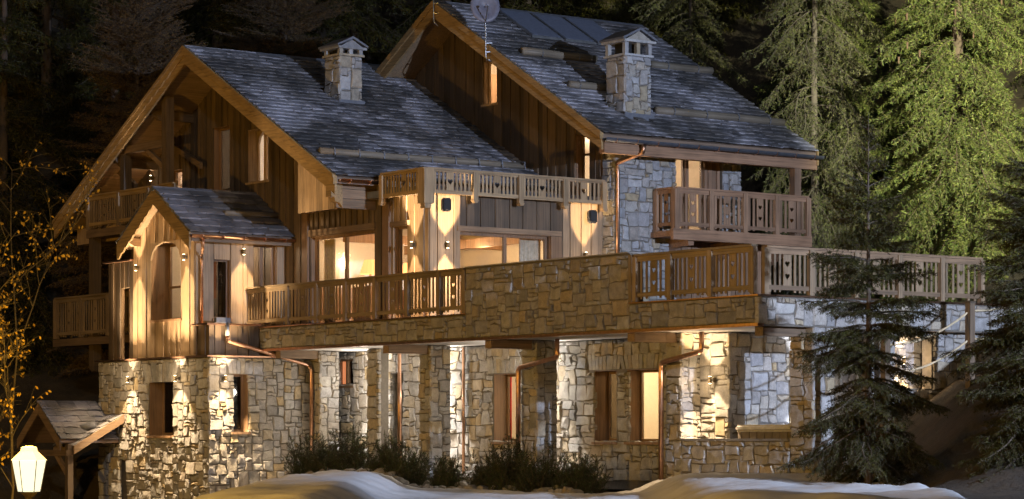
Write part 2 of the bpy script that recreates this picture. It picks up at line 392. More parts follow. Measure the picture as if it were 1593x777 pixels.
# ---- railings with heart boards
def heart(cx, cz, s):
    P = []
    for i in range(14):
        t = 6.28318 * i / 14
        P.append((cx + s * math.sin(t) ** 3, cz + s * (13 * math.cos(t) - 5 * math.cos(2 * t) - 2 * math.cos(3 * t) - math.cos(4 * t)) / 15))
    return P
HB = {}
def heart_mesh(wd, h, cuts, mat, th=.022):
    key = (round(wd, 3), round(h, 3), tuple(cuts), mat)
    if key in HB: return HB[key]
    bm = bmesh.new(); ed = []
    for loop in [[(-wd / 2, 0), (wd / 2, 0), (wd / 2, h), (-wd / 2, h)]] + [heart(0, c, s) for c, s in cuts]:
        v = [bm.verts.new((x, y, 0)) for x, y in loop]
        ed += [bm.edges.new((v[i], v[(i + 1) % len(v)])) for i in range(len(v))]
    bmesh.ops.triangle_fill(bm, use_beauty=True, edges=ed)
    r = bmesh.ops.extrude_face_region(bm, geom=bm.faces[:])
    bmesh.ops.translate(bm, vec=(0, 0, th), verts=[x for x in r['geom'] if isinstance(x, bmesh.types.BMVert)])
    bmesh.ops.recalc_face_normals(bm, faces=bm.faces[:])
    me = bpy.data.meshes.new("heart_board"); bm.to_mesh(me); bm.free(); me.materials.append(M[mat]); HB[key] = me
    return me
def railing(root, fr, posts, z0, z1, bmat, hmat, name='balustrade', pitch=.14, bw=.062, heart_at=None, top_h=.17, drop=0.0, low=.20, cuts=2, pw=.13, foot=.0, teeth=True):
    """posts at the given u; top and bottom rail, flat balusters and one pierced board a bay"""
    u0, u1 = posts[0], posts[-1]
    zb = z0 + low; mb = MB()
    mb.rect(fr, u0, u1, z1 - .05, z1, -.09, .09).rect(fr, u0, u1, z1 - top_h, z1 - .052, -.03, .045).rect(fr, u0, u1, zb - .10, zb, -.03, .045)
    rl = mb.build(name, hmat, root)
    s = 1 if u1 > u0 else -1; mid = MB()
    for p in posts:
        q = [(p - pw / 2, z0 - drop), (p + pw / 2, z0 - drop), (p + pw / 2, z1 - .052), (p - pw / 2, z1 - .052)]
        pb = MB().prism(fr, q, -.032, .085)
        if foot: pb.prism(fr, [(p - pw * .62, z0 - drop - .002 + foot), (p - pw * .3, z0 - drop - .03), (p + pw * .3, z0 - drop - .03), (p + pw * .62, z0 - drop - .002 + foot)], -.034, .11)
        pb.build('post', bmat, rl)
    for a, b in zip(posts, posts[1:]):
        a, b = min(a, b) + pw / 2 + .02, max(a, b) - pw / 2 - .02
        c = (a + b) / 2; hw = .24 if b - a > .9 else .18
        h = z1 - top_h - zb
        me = heart_mesh(hw, h + .1, [(.05 + h * f, sz) for f, sz in (((.30, .07), (.70, .07)) if cuts == 2 else ((.5, .085),))], bmat)
        o = bpy.data.objects.new('heart_board', me); o.matrix_basis = fr.mat(c, zb - .05, -.012); col.objects.link(o); o.parent = rl
        for lo, hi in ((a, c - hw / 2 - .03), (c + hw / 2 + .03, b)):
            k = max(1, int((hi - lo) / pitch))
            for i in range(k):
                uc = lo + (i + .5) * (hi - lo) / k
                MB().rect(fr, uc - bw / 2, uc + bw / 2, (z0 + .05) if teeth else zb - .06, z1 - top_h + .04, -.008, .014).build('baluster', bmat, rl)
    return rl
def pipe(root, pts, r=.055, name='downpipe', mat='copper', smooth_n=3):
    P = [Vector(p) for p in pts]; out = [P[0]]
    for i in range(1, len(P) - 1):
        a, b = (P[i - 1] - P[i]), (P[i + 1] - P[i]); ra = min(.16, a.length * .45, b.length * .45)
        for t in range(smooth_n + 1):
            f = t / smooth_n; p = P[i] + a.normalized() * ra; q = P[i] + b.normalized() * ra
            out.append(p.lerp(P[i], f).lerp(P[i].lerp(q, f), f))
    out.append(P[-1]); return MB().tube(out, r, 10).build(name, mat, root, True)
def gutter(root, x0, x1, y, z, mat='copper', r=.09):
    mb = MB(); k = 8
    for x in (x0, x1):
        for j in range(k + 1):
            t = math.pi * j / k; mb.V.append(Vector((x, y - r * math.cos(t), z - r * math.sin(t))))
        for j in range(k + 1):
            t = math.pi * (k - j) / k; mb.V.append(Vector((x, y - (r - .012) * math.cos(t), z - (r - .012) * math.sin(t))))
    m = 2 * (k + 1)
    for j in range(m): mb.F.append((j, (j + 1) % m, m + (j + 1) % m, m + j))
    for e in (0, m):
        for j in range(k): mb.F.append((e + j, e + j + 1, e + m - 2 - j, e + m - 1 - j))
    g = mb.build('gutter', mat, root, True)
    n_ = max(2, round((x1 - x0) / .7))
    for i in range(n_):
        x = x0 + (i + .5) * (x1 - x0) / n_
        pts = [(x, y - (r + .01) * math.cos(math.pi * j / 6), z - (r + .01) * math.sin(math.pi * j / 6)) for j in range(7)]
        MB().tube(pts, .013, 5).build('gutter_bracket', 'copper', g)
# ---- roof tiles
TM = {}
def tile_mesh(var, mat):
    key = (var, mat)
    if key not in TM:
        rnd = random.Random(var * 7 + 1)
        V = []
        for z in (0, 1):
            V += [(-.49, -.5 + rnd.uniform(-.06, .05), z), (rnd.uniform(-.15, .15), -.5 + rnd.uniform(-.07, .05), z + (rnd.uniform(-.1, .3) if z else 0)), (.49, -.5 + rnd.uniform(-.06, .05), z), (.49, .5, z), (-.49, .5, z)]
        F = [(5, 6, 7, 8, 9), (4, 3, 2, 1, 0)] + [(i, (i + 1) % 5, 5 + (i + 1) % 5, 5 + i) for i in range(5)]
        me = bpy.data.meshes.new("roof_tile"); me.from_pydata(V, [], F); me.materials.append(M[mat]); TM[key] = me
    return TM[key]
def roof_tiles(acc, part, yr, zr, ye, slope, x0, x1, row=.27, wmin=.25, wmax=.46, mat='tile', keep=None, thick=.03):
    """courses of stone tiles from eave to ridge; the slope falls from yr to ye"""
    sgn = 1 if ye < yr else -1; L = abs(yr - ye); ca = 1 / math.hypot(1, slope); SL = L / ca
    sd = Vector((0, sgn * ca, slope * ca)); nn = Vector((0, -sgn * slope * ca, ca)); xd = Vector((sgn, 0, 0))
    nrow = int(SL / row)
    for r in range(nrow + 1):
        s = r * row; x = x0 - random.uniform(0, wmax * .5)
        while x < x1:
            wd = random.uniform(wmin, wmax); a, b = max(x, x0), min(x + wd, x1); x += wd
            if b - a < .06: continue
            cx = (a + b) / 2; ln = row * 1.45
            sc_ = min(s + ln / 2 + random.uniform(-.015, .015), SL - ln / 2 + .1)
            p = Vector((cx, ye, zr - slope * L)) + sd * sc_ + nn * random.uniform(.004, .012)
            if keep and not keep(p): continue
            tilt = math.atan2(thick * 1.15, row) + random.uniform(-.012, .02)
            y_ = (sd * math.cos(tilt) - nn * math.sin(tilt)); z_ = xd.cross(y_)
            p += nn * .055
            m = Matrix(((xd.x * (b - a), y_.x * ln, z_.x * thick, p.x), (xd.y * (b - a), y_.y * ln, z_.y * thick, p.y), (xd.z * (b - a), y_.z * ln, z_.z * thick, p.z), (0, 0, 0, 1)))
            acc.append((100 - s - .0001 * cx, part, tile_mesh(random.randrange(8), mat), m))
def roof_deck(root, yr, zr, ye, slope, x0, x1, th=.16, mat='soffit', name='roof'):
    z = lambda y: zr - slope * abs(yr - y)
    return MB().prism(FXR(0), [(yr, z(yr)), (ye, z(ye)), (ye, z(ye) - th), (yr, z(yr) - th)], x0, x1).build(name, mat, root)
def rake_board(root, x, yr, zr, ye, slope, depth, mat='rake', th=.06, up=.10, name='rake_board', scallop=0):
    z = lambda y: zr - slope * abs(yr - y); s = 1 if ye > yr else -1
    top = [(yr, z(yr) + up), (ye, z(ye) + up)]; low = []
    k = scallop * 4 or 1
    for i in range(k + 1):
        y = ye + (yr - ye) * i / k
        low.append((y, z(y) + up - depth - (.045 * abs(math.sin(math.pi * i / 4)) if scallop else 0)))
    return MB().prism(FX(x), top + low, 0, th).build(name, mat, root)

# ------------------------------------------------------------------ terrain
fwd, rgt = (0.592, 0.806), (0.806, -0.592)
def sm(a, b, t): t = min(1, max(0, (t - a) / (b - a))); return t * t * (3 - 2 * t)
def height(x, y):
    dx, dy = x + 37.43, y + 41.99
    d = dx * fwd[0] + dy * fwd[1]; r = dx * rgt[0] + dy * rgt[1]
    h = 0.0
    h -= 3.4 * sm(-4.6, -11.5, r) * (1 - .75 * sm(72, 90, d))              # falls to the road
    if d > 40: h += (2.5 * sm(6.9, 10.6, r) + 2.1 * sm(10.4, 14.5, r) + .12 * max(0, r - 14)) * sm(43, 54, d)   # bank beside the terrace
    h += .27 * max(0, d - 71) + .42 * max(0, d - 92)                         # wooded slope behind
    h -= .35 * sm(46, 30, d)
    h -= .36 * sm(-3.4, -2.3, r) * (1 - sm(2.6, 3.8, r)) * (1 - sm(66, 68, d))  # dip in front of the planting bed
    if 0.9 < x < 13.5 and 1.0 < y < 30.5: h = min(h, -.1)
    if -3.2 < x <= .9 and 20 < y < 31: h = min(h, -1.2)
    return h
def wob(x, y): return .10 * math.sin(x * 1.3 + y * .7) * math.sin(y * .9 - x * .5) + .05 * math.sin(x * 3.1) * math.sin(y * 2.7)
def sheet(name, x0, x1, y0, y1, st, f, mat, parent=None, keep=None):
    nx, ny = int((x1 - x0) / st) + 1, int((y1 - y0) / st) + 1
    V = [(x0 + i * st, y0 + j * st, f(x0 + i * st, y0 + j * st)) for j in range(ny) for i in range(nx)]
    T = [(j * nx + i, j * nx + i + 1, (j + 1) * nx + i + 1, (j + 1) * nx + i) for j in range(ny - 1) for i in range(nx - 1) if keep is None or keep(V[j * nx + i])]
    return mesh_np(name, V, T, mat, parent, True)
g = sheet('ground', -60, 150, -60, 150, 1.0, lambda x, y: height(x, y) + wob(x, y) - .12, 'ground'); tag(g, 'dark forest floor rising behind the chalet', kind='structure')
def dr(x, y):
    dx, dy = x + 37.43, y + 41.99
    return dx * fwd[0] + dy * fwd[1], dx * rgt[0] + dy * rgt[1]
def bed(x, y):   # planting bed in front of the undercroft
    return sm(-.9, -.1, x) * (1 - sm(1.9, 2.3, x)) * sm(4.9, 5.8, y) * (1 - sm(19.6, 20.4, y))
def snow_h(x, y):
    d, r = dr(x, y)
    lump = .12 * math.exp(-((r + 3.6) ** 2) / 3.5 - ((d - 56) ** 2) / 30) + .14 * math.exp(-((r - 5) ** 2) / 5 - ((d - 54) ** 2) / 14)
    pat = .7 * sm(7.3, 8.4, r)
    return height(x, y) + .06 - pat + lump + .35 * wob(x, y) - .35 * bed(x, y) + .07 * mnoise.noise(Vector((x * .8, y * .8, 0))) + .05 * abs(mnoise.noise(Vector((x * 2.1, y * 2.1, 5)))) + .02 * mnoise.noise(Vector((x * 5, y * 5, 9)))
def snow_keep(v):
    d, r = dr(v[0], v[1])
    return 22 < d < 74 and r > -6.6 + .3 * math.sin(d * .7) and r < 13 and v[0] < 6.5 and not (v[0] > 1.9 and 2 < v[1]) and v[1] < 20.6
s = sheet('snow', -34, 10, -34, 22, .15, snow_h, 'snow', keep=snow_keep); tag(s, 'trodden snow covering the yard below the terrace', kind='structure')

# ------------------------------------------------------------------ left wing
LR = dict(yr=24.56, zr=12.28, slope=.54)
zL = lambda y: 12.28 - .54 * abs(24.56 - y)
wingL = thing('chalet_wing', 'board-clad chalet wing with open front gable and loggia behind the small entrance porch', 'chalet', (1.3, 22, 0))
F1 = FX(1.3)
zLt = lambda u: zL(u) - .2
zLt.breaks = [24.56]
opL = [(17.0, 20.25, 4.10, 6.62), (15.42, 16.05, 4.10, 6.62), (22.55, 23.75, 8.42, 9.95), (27.6, 28.4, 7.75, 9.15), (24.75, 25.75, 8.3, 10.2)]
wl_ = wall_body('gable_wall', wingL, F1, 16.2, 30.9, 3.5, zLt, opL, .25, 'wy')
clad(wl_, F1, 16.2, 30.9, 4.02, zLt, opL, 'wz')
wl2 = wall_body('bay_corner_wall', wingL, F1, 14.41, 16.2, 3.5, 7.45, opL, .25, 'wy')
clad(wl2, F1, 14.41, 16.2, 4.02, 7.45, opL, 'wzl', .15, .24)
F2 = FY(14.41)
opB = [(2.27, 5.26, 4.1, 6.46)]
wl3 = wall_body('bay_wall', wingL, F2, 1.3, 7.1, 3.5, 7.45, opB, .25, 'wx')
clad(wl3, F2, 1.3, 2.26, 4.02, 7.45, [], 'wzl', .16, .26); clad(wl3, F2, 2.27, 5.7, 4.02, 7.45, opB, 'wz', .17, .26); clad(wl3, F2, 5.7, 7.09, 4.02, 7.45, [], 'wzl', .16, .26)
MB().rect(F2, 2.15, 5.62, 6.46, 6.60, .0, .085).build('window_header', 'wx', wingL); MB().rect(F2, 5.26, 5.62, 4.02, 6.45, .0, .075).build('window_post', 'frame', wingL)
window(wingL, F2, 2.27, 5.26, 4.1, 6.46, .10, (3.83,), fw=.09)
window(wingL, F1, 17.0, 20.25, 4.1, 6.62, .10, (18.62,), fw=.09); window(wingL, F1, 15.42, 16.05, 4.1, 6.62, .10, (), fw=.06)
MB().rect(F1, 16.9, 20.55, 6.63, 6.8, 0, .10).build('window_header', 'wy', wingL); MB().rect(F1, 15.3, 16.3, 6.63, 6.76, 0, .10).build('window_header', 'wy', wingL)
MB().rect(F1, 16.15, 16.45, 4.02, 7.3, .05, .14).build('corner_post', 'frame', wingL); MB().rect(F1, 20.3, 20.6, 4.02, 7.3, .05, .12).build('corner_post', 'frame', wingL)
w_up = window(wingL, F1, 22.55, 23.75, 8.42, 9.95, .30, (23.3,), 'wzl', fw=.06)
for c_ in ((22.62, 23.68),):   # arched head boards of the upper window
    for s_, (a, b) in ((1, c_), (-1, c_[::-1])): MB().prism(F1, [(a, 9.95), (a, 9.55), (a + s_ * .08, 9.75), (a + s_ * .25, 9.88), (a + s_ * .5, 9.93), (a + s_ * .53, 9.95)], -.36, -.28).build('arch_head', 'wzl', w_up)
window(wingL, F1, 27.6, 28.4, 7.75, 9.15, .12, (), fw=.06)
window(wingL, F1, 24.75, 25.75, 8.3, 10.2, .18, (), pane='darkglass', fw=.07)
# roof
rfL = roof_deck(wingL, 24.56, 12.28, 16.45, .54, -.3, 7.35); rfL2 = roof_deck(wingL, 24.56, 12.28, 32.95, .54, -.3, 9.0)
accT = []
roof_tiles(accT, rfL, 24.56, 12.28, 16.42, .54, -.36, 7.15, keep=lambda p: not (2.9 < p.x < 3.8 and 21.35 < p.y < 22.3))
finish(accT, wingL, 'roof_tile', 'upper_roof_tiles')
accT = []; roof_tiles(accT, rfL2, 24.56, 12.28, 32.98, .54, -.36, 2.0, row=.5, wmin=.5, wmax=.9); finish(accT, wingL, 'roof_tile', 'upper_roof_tiles', 0)
MB().prism(FXR(0), [(24.4, 12.28), (24.56, 12.40), (24.72, 12.28), (24.56, 12.24)], -.38, 7.2).build('ridge_cap', 'lead', wingL)
for ye in (16.42, 32.98):
    rake_board(wingL, -.3, 24.56, 12.28, ye, .54, .50, th=.07, up=.06)
    rake_board(wingL, -.372, 24.56, 12.28, ye, .54, .27, th=.04, up=.09, name='rake_trim', scallop=22 if ye > 25 else 0)
    rake_board(wingL, -.414, 24.56, 12.28, ye, .54, .10, th=.03, up=.10, name='rake_trim')
# purlins with shaped ends
for y in (24.56, 22.4, 20.0, 27.0, 29.3, 31.8):
    z = zL(y) - .18; pl_ = MB(); sh = [(-.18, z - .06), (-.12, z - .16), (.0, z - .2), (.1, z - .3), (1.3, z - .3), (1.3, z), (-.18, z)]
    pl_.prism(FY(y), sh, -.1, .1).build('purlin', 'wx', wingL)
# loggia posts, floors and balconies on the open side
MB().box(-.12, 0.14, 26.1, 26.38, 7.45, 11.1).build('loggia_post', 'wz', wingL); MB().box(-.12, .14, 28.75, 29.0, 7.45, 9.6).build('loggia_post', 'wz', wingL)
MB().box(-.14, .14, 30.75, 31.03, 3.2, 8.5).build('loggia_post', 'wz', wingL)
MB().prism(FX(-.1), [(31.03, 3.2), (30.75, 3.2), (30.75, 3.05), (30.85, 3.0), (30.9, 3.08), (31.0, 3.1)], -.14, .04).build('post_foot', 'wz', wingL)
box('loggia_beam', -.10, .12, 26.385, 28.745, 9.62, 9.84, 'wy', wingL)
MB().prism(FX(0), [(26.38, 8.9), (26.38, 9.1), (27.3, 9.6), (27.55, 9.6)], -.06, .06).build('brace', 'wy', wingL)
MB().prism(FX(1.0), [(26.0, 9.0), (26.0, 9.2), (28.2, 10.1), (28.5, 10.1)], -.06, .06).build('brace', 'wy', wingL)
MB().prism(FX(.4), [(28.95, 8.5), (28.95, 8.75), (30.2, 9.4), (30.5, 9.4)], -.06, .06).build('brace', 'wy', wingL)
box('loggia_floor', -.2, 1.28, 25.4, 31.1, 7.18, 7.42, 'wy', wingL)
railing(wingL, FX(-.14), [25.5, 27.1, 29.0, 31.0], 7.44, 8.5, 'wrail', 'rake')
box('lower_balcony_floor', -.4, 1.28, 27.5, 33.0, 3.85, 4.08, 'wy', wingL)
railing(wingL, FX(-.3), [27.6, 29.4, 31.2, 32.95], 4.1, 5.4, 'wrail', 'wrailh')
rl = railing(wingL, FY(32.95), [-.3, 1.2], 4.1, 5.4, 'wrail', 'wrailh')
MB().rect(FX(1.3), 29.6, 32.9, 7.1, 7.6, .0, .9).build('eave_return', 'wzl', wingL)
# boxed eave, eave beam, gutter
MB().prism(FX(1.28), [(18.0, 7.28), (20.25, 7.28), (20.25, 9.5), (18.0, zL(18.0) - .2)], 0, .42).build('boxed_eave', 'wy', wingL)
for i in range(7): MB().prism(FX(.86), [(18.0 + i * .32 + .005, 7.26), (18.32 + i * .32 - .005, 7.26), (18.32 + i * .32 - .005, zL(18.32 + i * .32) - .22), (18.0 + i * .32 + .005, zL(18 + i * .32) - .22)], 0, .022).build('plank', 'wzl', wingL)
for i in range(3): MB().rect(FY(17.0), -.2 + (.18 if i == 0 else 0), 1.25, 7.14 + .26 * i, 7.39 + .26 * i, 0, .10 + .012 * (i % 2)).build('eave_board', 'wx', wingL)
MB().prism(FY(16.9), [(-.26, 7.9), (-.26, 7.42), (-.16, 7.42), (-.13, 7.30), (.02, 7.26), (.1, 7.15), (.1, 7.9)], -.14, .13).build('eave_bracket', 'rake', wingL)
gutter(wingL, -.25, 1.0, 16.36, 7.86)
pipe(wingL, [(-.1, 17.6, 8.72), (2.2, 17.55, 8.70), (5, 17.6, 8.73), (7.1, 17.6, 8.72)], .10, 'snow_log', 'log')
for i in range(9):
    a = .3 + i * .8; MB().tube([(a, 17.45, 8.62), (a, 17.47, 8.82), (a, 17.6, 8.85), (a, 17.75, 8.80)], .018, 5).build('log_strap', 'lead', wingL)
# flower balcony over the bay
box('bay_roof', .95, 7.1, 14.2, 17.0, 7.42, 7.6, 'lead', wingL)
FL = dict(bmat='flower', hmat='flowerh', name='flower_balustrade', pitch=.125, bw=.062, top_h=.1, low=.12, cuts=1, drop=.14, pw=.15, foot=.05, teeth=False)
railing(wingL, FY(14.07), [.95, 2.5, 4.0, 5.5, 6.85], 7.36, 8.05, **FL); railing(wingL, FX(.95), [14.07, 16.1], 7.36, 8.05, **FL)
MB().box(.80, 1.12, 13.92, 14.24, 7.10, 8.02).build('corner_bracket', 'flower', wingL); MB().box(.86, 1.06, 13.98, 14.18, 6.98, 7.098).build('bracket_tip', 'flower', wingL)
# living room behind the glass
def room(root, x0, x1, y0, y1, z0, z1, wall='cream', ceil='white', skip=()):
    t = .05
    if 'x1' not in skip: box('room_wall', x1, x1 + t, y0, y1, z0, z1, wall, root)
    if 'y1' not in skip: box('room_wall', x0, x1, y1, y1 + t, z0, z1, wall, root)
    if 'x0' not in skip: box('room_wall', x0 - t, x0, y0, y1, z0, z1, wall, root)
    if 'y0' not in skip: box('room_wall', x0, x1, y0 - t, y0, z0, z1, wall, root)
    box('room_floor', x0, x1, y0, y1, z0 - t, z0, 'floor', root); box('room_ceiling', x0, x1, y0, y1, z1, z1 + t, ceil, root)
def point(name, loc, energy, c, r=.08, parent=None):
    l = bpy.data.lights.new(name, 'POINT'); l.energy = energy; l.color = c; l.shadow_soft_size = r
    o = bpy.data.objects.new(name, l); o.location = loc; col.objects.link(o)
    if parent is not None: o.parent = parent; o.matrix_parent_inverse = Matrix.Translation(-parent.location)
    return o
WARM = (1.0, .76, .50)
room(wingL, 1.58, 7.0, 14.7, 21.4, 4.05, 7.1, 'cream', 'cream', skip=('x0', 'y0'))
MB().box(5.2, 5.4, 14.7, 21.4, 6.35, 6.6).build('ceiling_beam', 'pinewall', wingL); MB().box(1.6, 7, 18.9, 19.1, 6.42, 6.67).build('ceiling_beam', 'pinewall', wingL)
MB().box(1.6, 7, 21.3, 21.38, 4.05, 5.3).build('wainscot', 'pinewall', wingL); MB().box(6.9, 6.98, 14.7, 21.3, 4.05, 5.6).build('wainscot', 'pinewall', wingL)
for xs, ys in ((4.75, 14.86), (5.1, 14.86)): 
    mb = MB()
    for i in range(5): mb.tube([(xs - .14 + i * .07, ys + .03 * (i % 2), 4.1), (xs - .14 + i * .07, ys + .03 * (i % 2), 6.4)], .045, 7)
    mb.build('curtain', 'curtain', wingL, True)
mb = MB()
for i in range(7): mb.tube([(1.72 + .04 * (i % 2), 19.75 + i * .07, 4.1), (1.72 + .04 * (i % 2), 19.75 + i * .07, 6.55)], .045, 7)
mb.build('curtain', 'curtain', wingL, True)
for x, y in ((3, 17), (5.2, 17.5), (4, 19.8)): point('room light', (x, y, 6.2), 80, WARM, .25)
point('room light', (5.8, 15.8, 6.2), 60, WARM, .25)
def table_lamp(x, y, z, label):
    t = thing('table_lamp', label, 'lamp', (x, y, z))
    MB().tube([(x, y, z), (x, y, z + .04)], .11, 12).build('base', 'steel', t); MB().tube([(x, y, z + .04), (x, y, z + .2), (x, y, z + .36)], .035, 10).build('stem', 'steel', t)
    mb = MB(); k = 28
    for zz, r0 in ((z + .36, .30), (z + .76, .17)):
        mb.V += [Vector((x + (r0 + .012 * (j % 2)) * math.cos(6.2832 * j / k), y + (r0 + .012 * (j % 2)) * math.sin(6.2832 * j / k), zz)) for j in range(k)]
    for j in range(k): mb.F.append((j, (j + 1) % k, k + (j + 1) % k, k + j))
    mb.build('lamp_shade', 'shade', t); point('lamp light', (x, y, z + .55), 14, WARM, .1, t)
box('side_table', 2.2, 2.8, 18.6, 19.5, 4.06, 5.2, 'pinewall', None)
tag(bpy.data.objects['side_table'], 'panelled sideboard under the glowing lamp inside the living room', 'sideboard')
table_lamp(2.5, 19.07, 5.2, 'glowing pleated table lamp inside the tall double window')
table_lamp(3.3, 18.28, 5.1, 'glowing pleated table lamp inside the narrow corner window')
box('console_table', 3.05, 3.55, 17.9, 18.6, 4.06, 5.1, 'pinewall', None); tag(bpy.data.objects['console_table'], 'panelled console carrying a lamp behind the narrow corner window', 'table')
# upper room
room(wingL, 1.58, 4.6, 21.4, 26.3, 7.6, 10.3, 'white', 'white', skip=('x0',)); point('room light', (3.2, 23.6, 9.6), 200, (1, .80, .62), .2)
room(wingL, 1.58, 3.6, 26.9, 30.5, 7.5, 9.4, 'cream', 'cream', skip=('x0',)); point('room light', (2.6, 28.8, 9.0), 150, (1, .85, .7), .2)
# chimney
def chimney(root, x0, x1, y0, y1, zb, zt, zc, za, skirt):
    st = box('chimney', x0 + .03, x1 - .03, y0 + .03, y1 - .03, zb - .8, zt, 'mortar', root)
    acc = []
    stones(acc, st, FX(x0), y0, y1, zb - .5, zt, [], .15, 'stone_cool', n=-.02); stones(acc, st, FY(y0), x0, x1, zb - .5, zt, [], .15, 'stone_cool', n=-.02)
    for a, part, me, m in acc:
        o = bpy.data.objects.new('stone', me); o.matrix_basis = m; col.objects.link(o); o.parent = part
    MB().box(x0 - .06, x1 + .06, y0 - .06, y1 + .06, zb - .35, zb + skirt).build('flashing', 'lead', st)
    MB().box(x0 - .05, x1 + .05, y0 - .05, y1 + .05, zt, zt + .06).build('cap_slab', 'stone_cool', st)
    for px_ in (x0 + .05, (x0 + x1) / 2, x1 - .05):
        for py_ in (y0 + .05, y1 - .05): MB().box(px_ - .06, px_ + .06, py_ - .06, py_ + .06, zt + .06, zc).build('cap_post', 'stone_cool', st)
    MB().box(x0 + .12, x1 - .12, y0 + .25, y1 - .25, zt + .06, zc).build('flue', 'black', st)
    ym = (y0 + y1) / 2; xm = (x0 + x1) / 2
    MB().box(x0 - .1, x1 + .1, y0 - .1, y1 + .1, zc, zc + .07).build('cap_slab', 'stone_cool', st)
    MB().prism(FY(0), [(x0 - .14, zc + .06), (xm, za), (x1 + .14, zc + .06), (x1 + .14, zc + .12), (xm, za + .07), (x0 - .14, zc + .12)], -y1 - .12, -y0 + .12).build('cap_roof', 'lead', st)
    MB().prism(FY(0), [(x0, zc + .07), (xm, za - .02), (x1, zc + .07)], -y1 - .05, -y0 + .05).build('cap_gable', 'stone_cool', st)
chimney(wingL, 2.98, 3.75, 21.42, 22.25, 10.72, 12.02, 12.22, 12.52, .02)

# ------------------------------------------------------------------ right wing
zR = lambda y: 13.72 - .575 * abs(20.9 - y)
wingR = thing('chalet_wing', 'rear chalet wing with stone corner, solar roof and red timber balcony', 'chalet', (7.11, 18, 0))
F3 = FX(7.11); zRt = lambda u: zR(u) - .22
zRt.breaks = [20.9]
opR = [(19.33, 20.05, 10.75, 12.0), (14.95, 15.62, 6.9, 9.45)]
wr = wall_body('gable_wall', wingR, F3, 14.41, 27.0, 7.2, zRt, opR, .25, 'wy'); clad(wr, F3, 14.5, 27.0, 7.4, zRt, opR, 'wz', .2, .3)
window(wingR, F3, 19.33, 20.05, 10.75, 12.0, .16, (19.55,), 'wzl', fw=.05); window(wingR, F3, 14.95, 15.62, 6.9, 9.45, .2, (15.2,), 'frame', fw=.06, transom=8.9)
accR = []
fR = FY(13.87)
rw = wall_body('corner_tower_wall', wingR, FX(7.11), 13.9, 14.42, 3.6, 9.4, [], .3, 'mortar'); stones(accR, rw, FX(7.11), 13.84, 14.42, 4.02, 9.3, [], .135, 'stone_cool')
rw2 = wall_body('corner_tower_wall', wingR, fR, 7.13, 9.25, 3.6, 9.25, [], .3, 'mortar'); stones(accR, rw2, fR, 7.08, 9.28, 4.02, 9.2, [], .135, 'stone_cool')
# recessed balcony rooms
F4 = FY(14.9); opQ = [(9.3, 9.75, 6.85, 9.0), (9.98, 10.5, 6.85, 9.0), (10.6, 11.2, 6.85, 9.0)]
rw3 = wall_body('recess_wall', wingR, F4, 9.25, 11.75, 3.6, 9.6, opQ, .2, 'frame'); clad(rw3, F4, 9.25, 11.75, 3.6, 9.6, opQ, 'redz', .14, .24)
for a, b in ((9.3, 9.75), (9.98, 10.5), (10.6, 11.2)): window(wingR, F4, a, b, 6.85, 9.0, .06, (), fw=.06)
rw4 = wall_body('recess_stone_pier', wingR, FY(14.75), 11.75, 12.45, 3.6, 9.5, [], .3, 'mortar'); stones(accR, rw4, FY(14.75), 11.75, 12.45, 6.7, 9.4, [], .135, 'stone_cool')
finish(accR, wingR, 'stone', 'small_stones', 300)
box('side_wall', 12.42, 12.6, 15.05, 27.0, 3.6, 10.2, 'wy', wingR)
room(wingR, 7.4, 11.6, 15.15, 19.0, 6.7, 9.4, 'cream', 'cream', skip=('x0', 'y0')); point('room light', (9.6, 16.8, 8.9), 170, (1, .8, .58), .2); point('room light', (7.9, 16.2, 8.9), 90, (1, .8, .58), .2)
room(wingR, 7.4, 9.8, 18.6, 22.4, 10.3, 12.4, 'cream', 'white', skip=('x0',)); point('room light', (8.6, 20.6, 12.0), 200, (1, .75, .5), .15)
box('wardrobe', 8.4, 9.2, 21.9, 22.38, 10.3, 12.0, 'pinewall', None); tag(bpy.data.objects['wardrobe'], 'wooden wardrobe seen through the small attic window', 'wardrobe')
# roof
rfR = roof_deck(wingR, 20.9, 13.72, 12.95, .575, 5.95, 13.75); rfR2 = roof_deck(wingR, 20.9, 13.72, 28.9, .575, 5.95, 13.75)
MB().prism(FX(0), [(20.85, zR(20.85) - .17), (28.9, zR(28.9) - .17), (28.9, zR(28.9) - .19), (20.85, zR(20.85) - .19)], -7.1, -6.02).build('soffit_boards', 'wzl', wingR)
accT = []
roof_tiles(accT, rfR, 20.9, 13.72, 12.9, .575, 5.9, 13.8, keep=lambda p: not (7.55 < p.x < 8.6 and 14.0 < p.y < 14.95))
finish(accT, wingR, 'roof_tile', 'upper_roof_tiles')
accT = []; roof_tiles(accT, rfR2, 20.9, 13.72, 28.95, .575, 5.9, 8, row=.5, wmin=.5, wmax=.9); finish(accT, wingR, 'roof_tile', 'upper_roof_tiles', 0)
MB().prism(FXR(0), [(20.74, 13.72), (20.9, 13.84), (21.06, 13.72), (20.9, 13.68)], 5.88, 13.8).build('ridge_cap', 'lead', wingR)
for ye in (12.92, 28.95):
    rake_board(wingR, 5.95, 20.9, 13.72, ye, .575, .46, th=.07, up=.06); rake_board(wingR, 5.878, 20.9, 13.72, ye, .575, .2, th=.04, up=.09, name='rake_trim')
rake_board(wingR, 13.83, 20.9, 13.72, 12.92, .575, .4, th=.06, up=.05)
for y in (19.2, 16.6, 14.2, 20.9): MB().prism(FY(y), [(6.05, zR(y) - .2), (6.1, zR(y) - .36), (6.3, zR(y) - .44), (7.1, zR(y) - .44), (7.1, zR(y) - .2)], -.1, .1).build('purlin', 'wx', wingR)
MB().rect(FY(12.98), 6.02, 13.8, 8.66, 8.98, -.2, .02).build('eave_beam', 'red', wingR)
gutter(wingR, 5.9, 13.85, 12.80, 9.04, 'lead', .1)
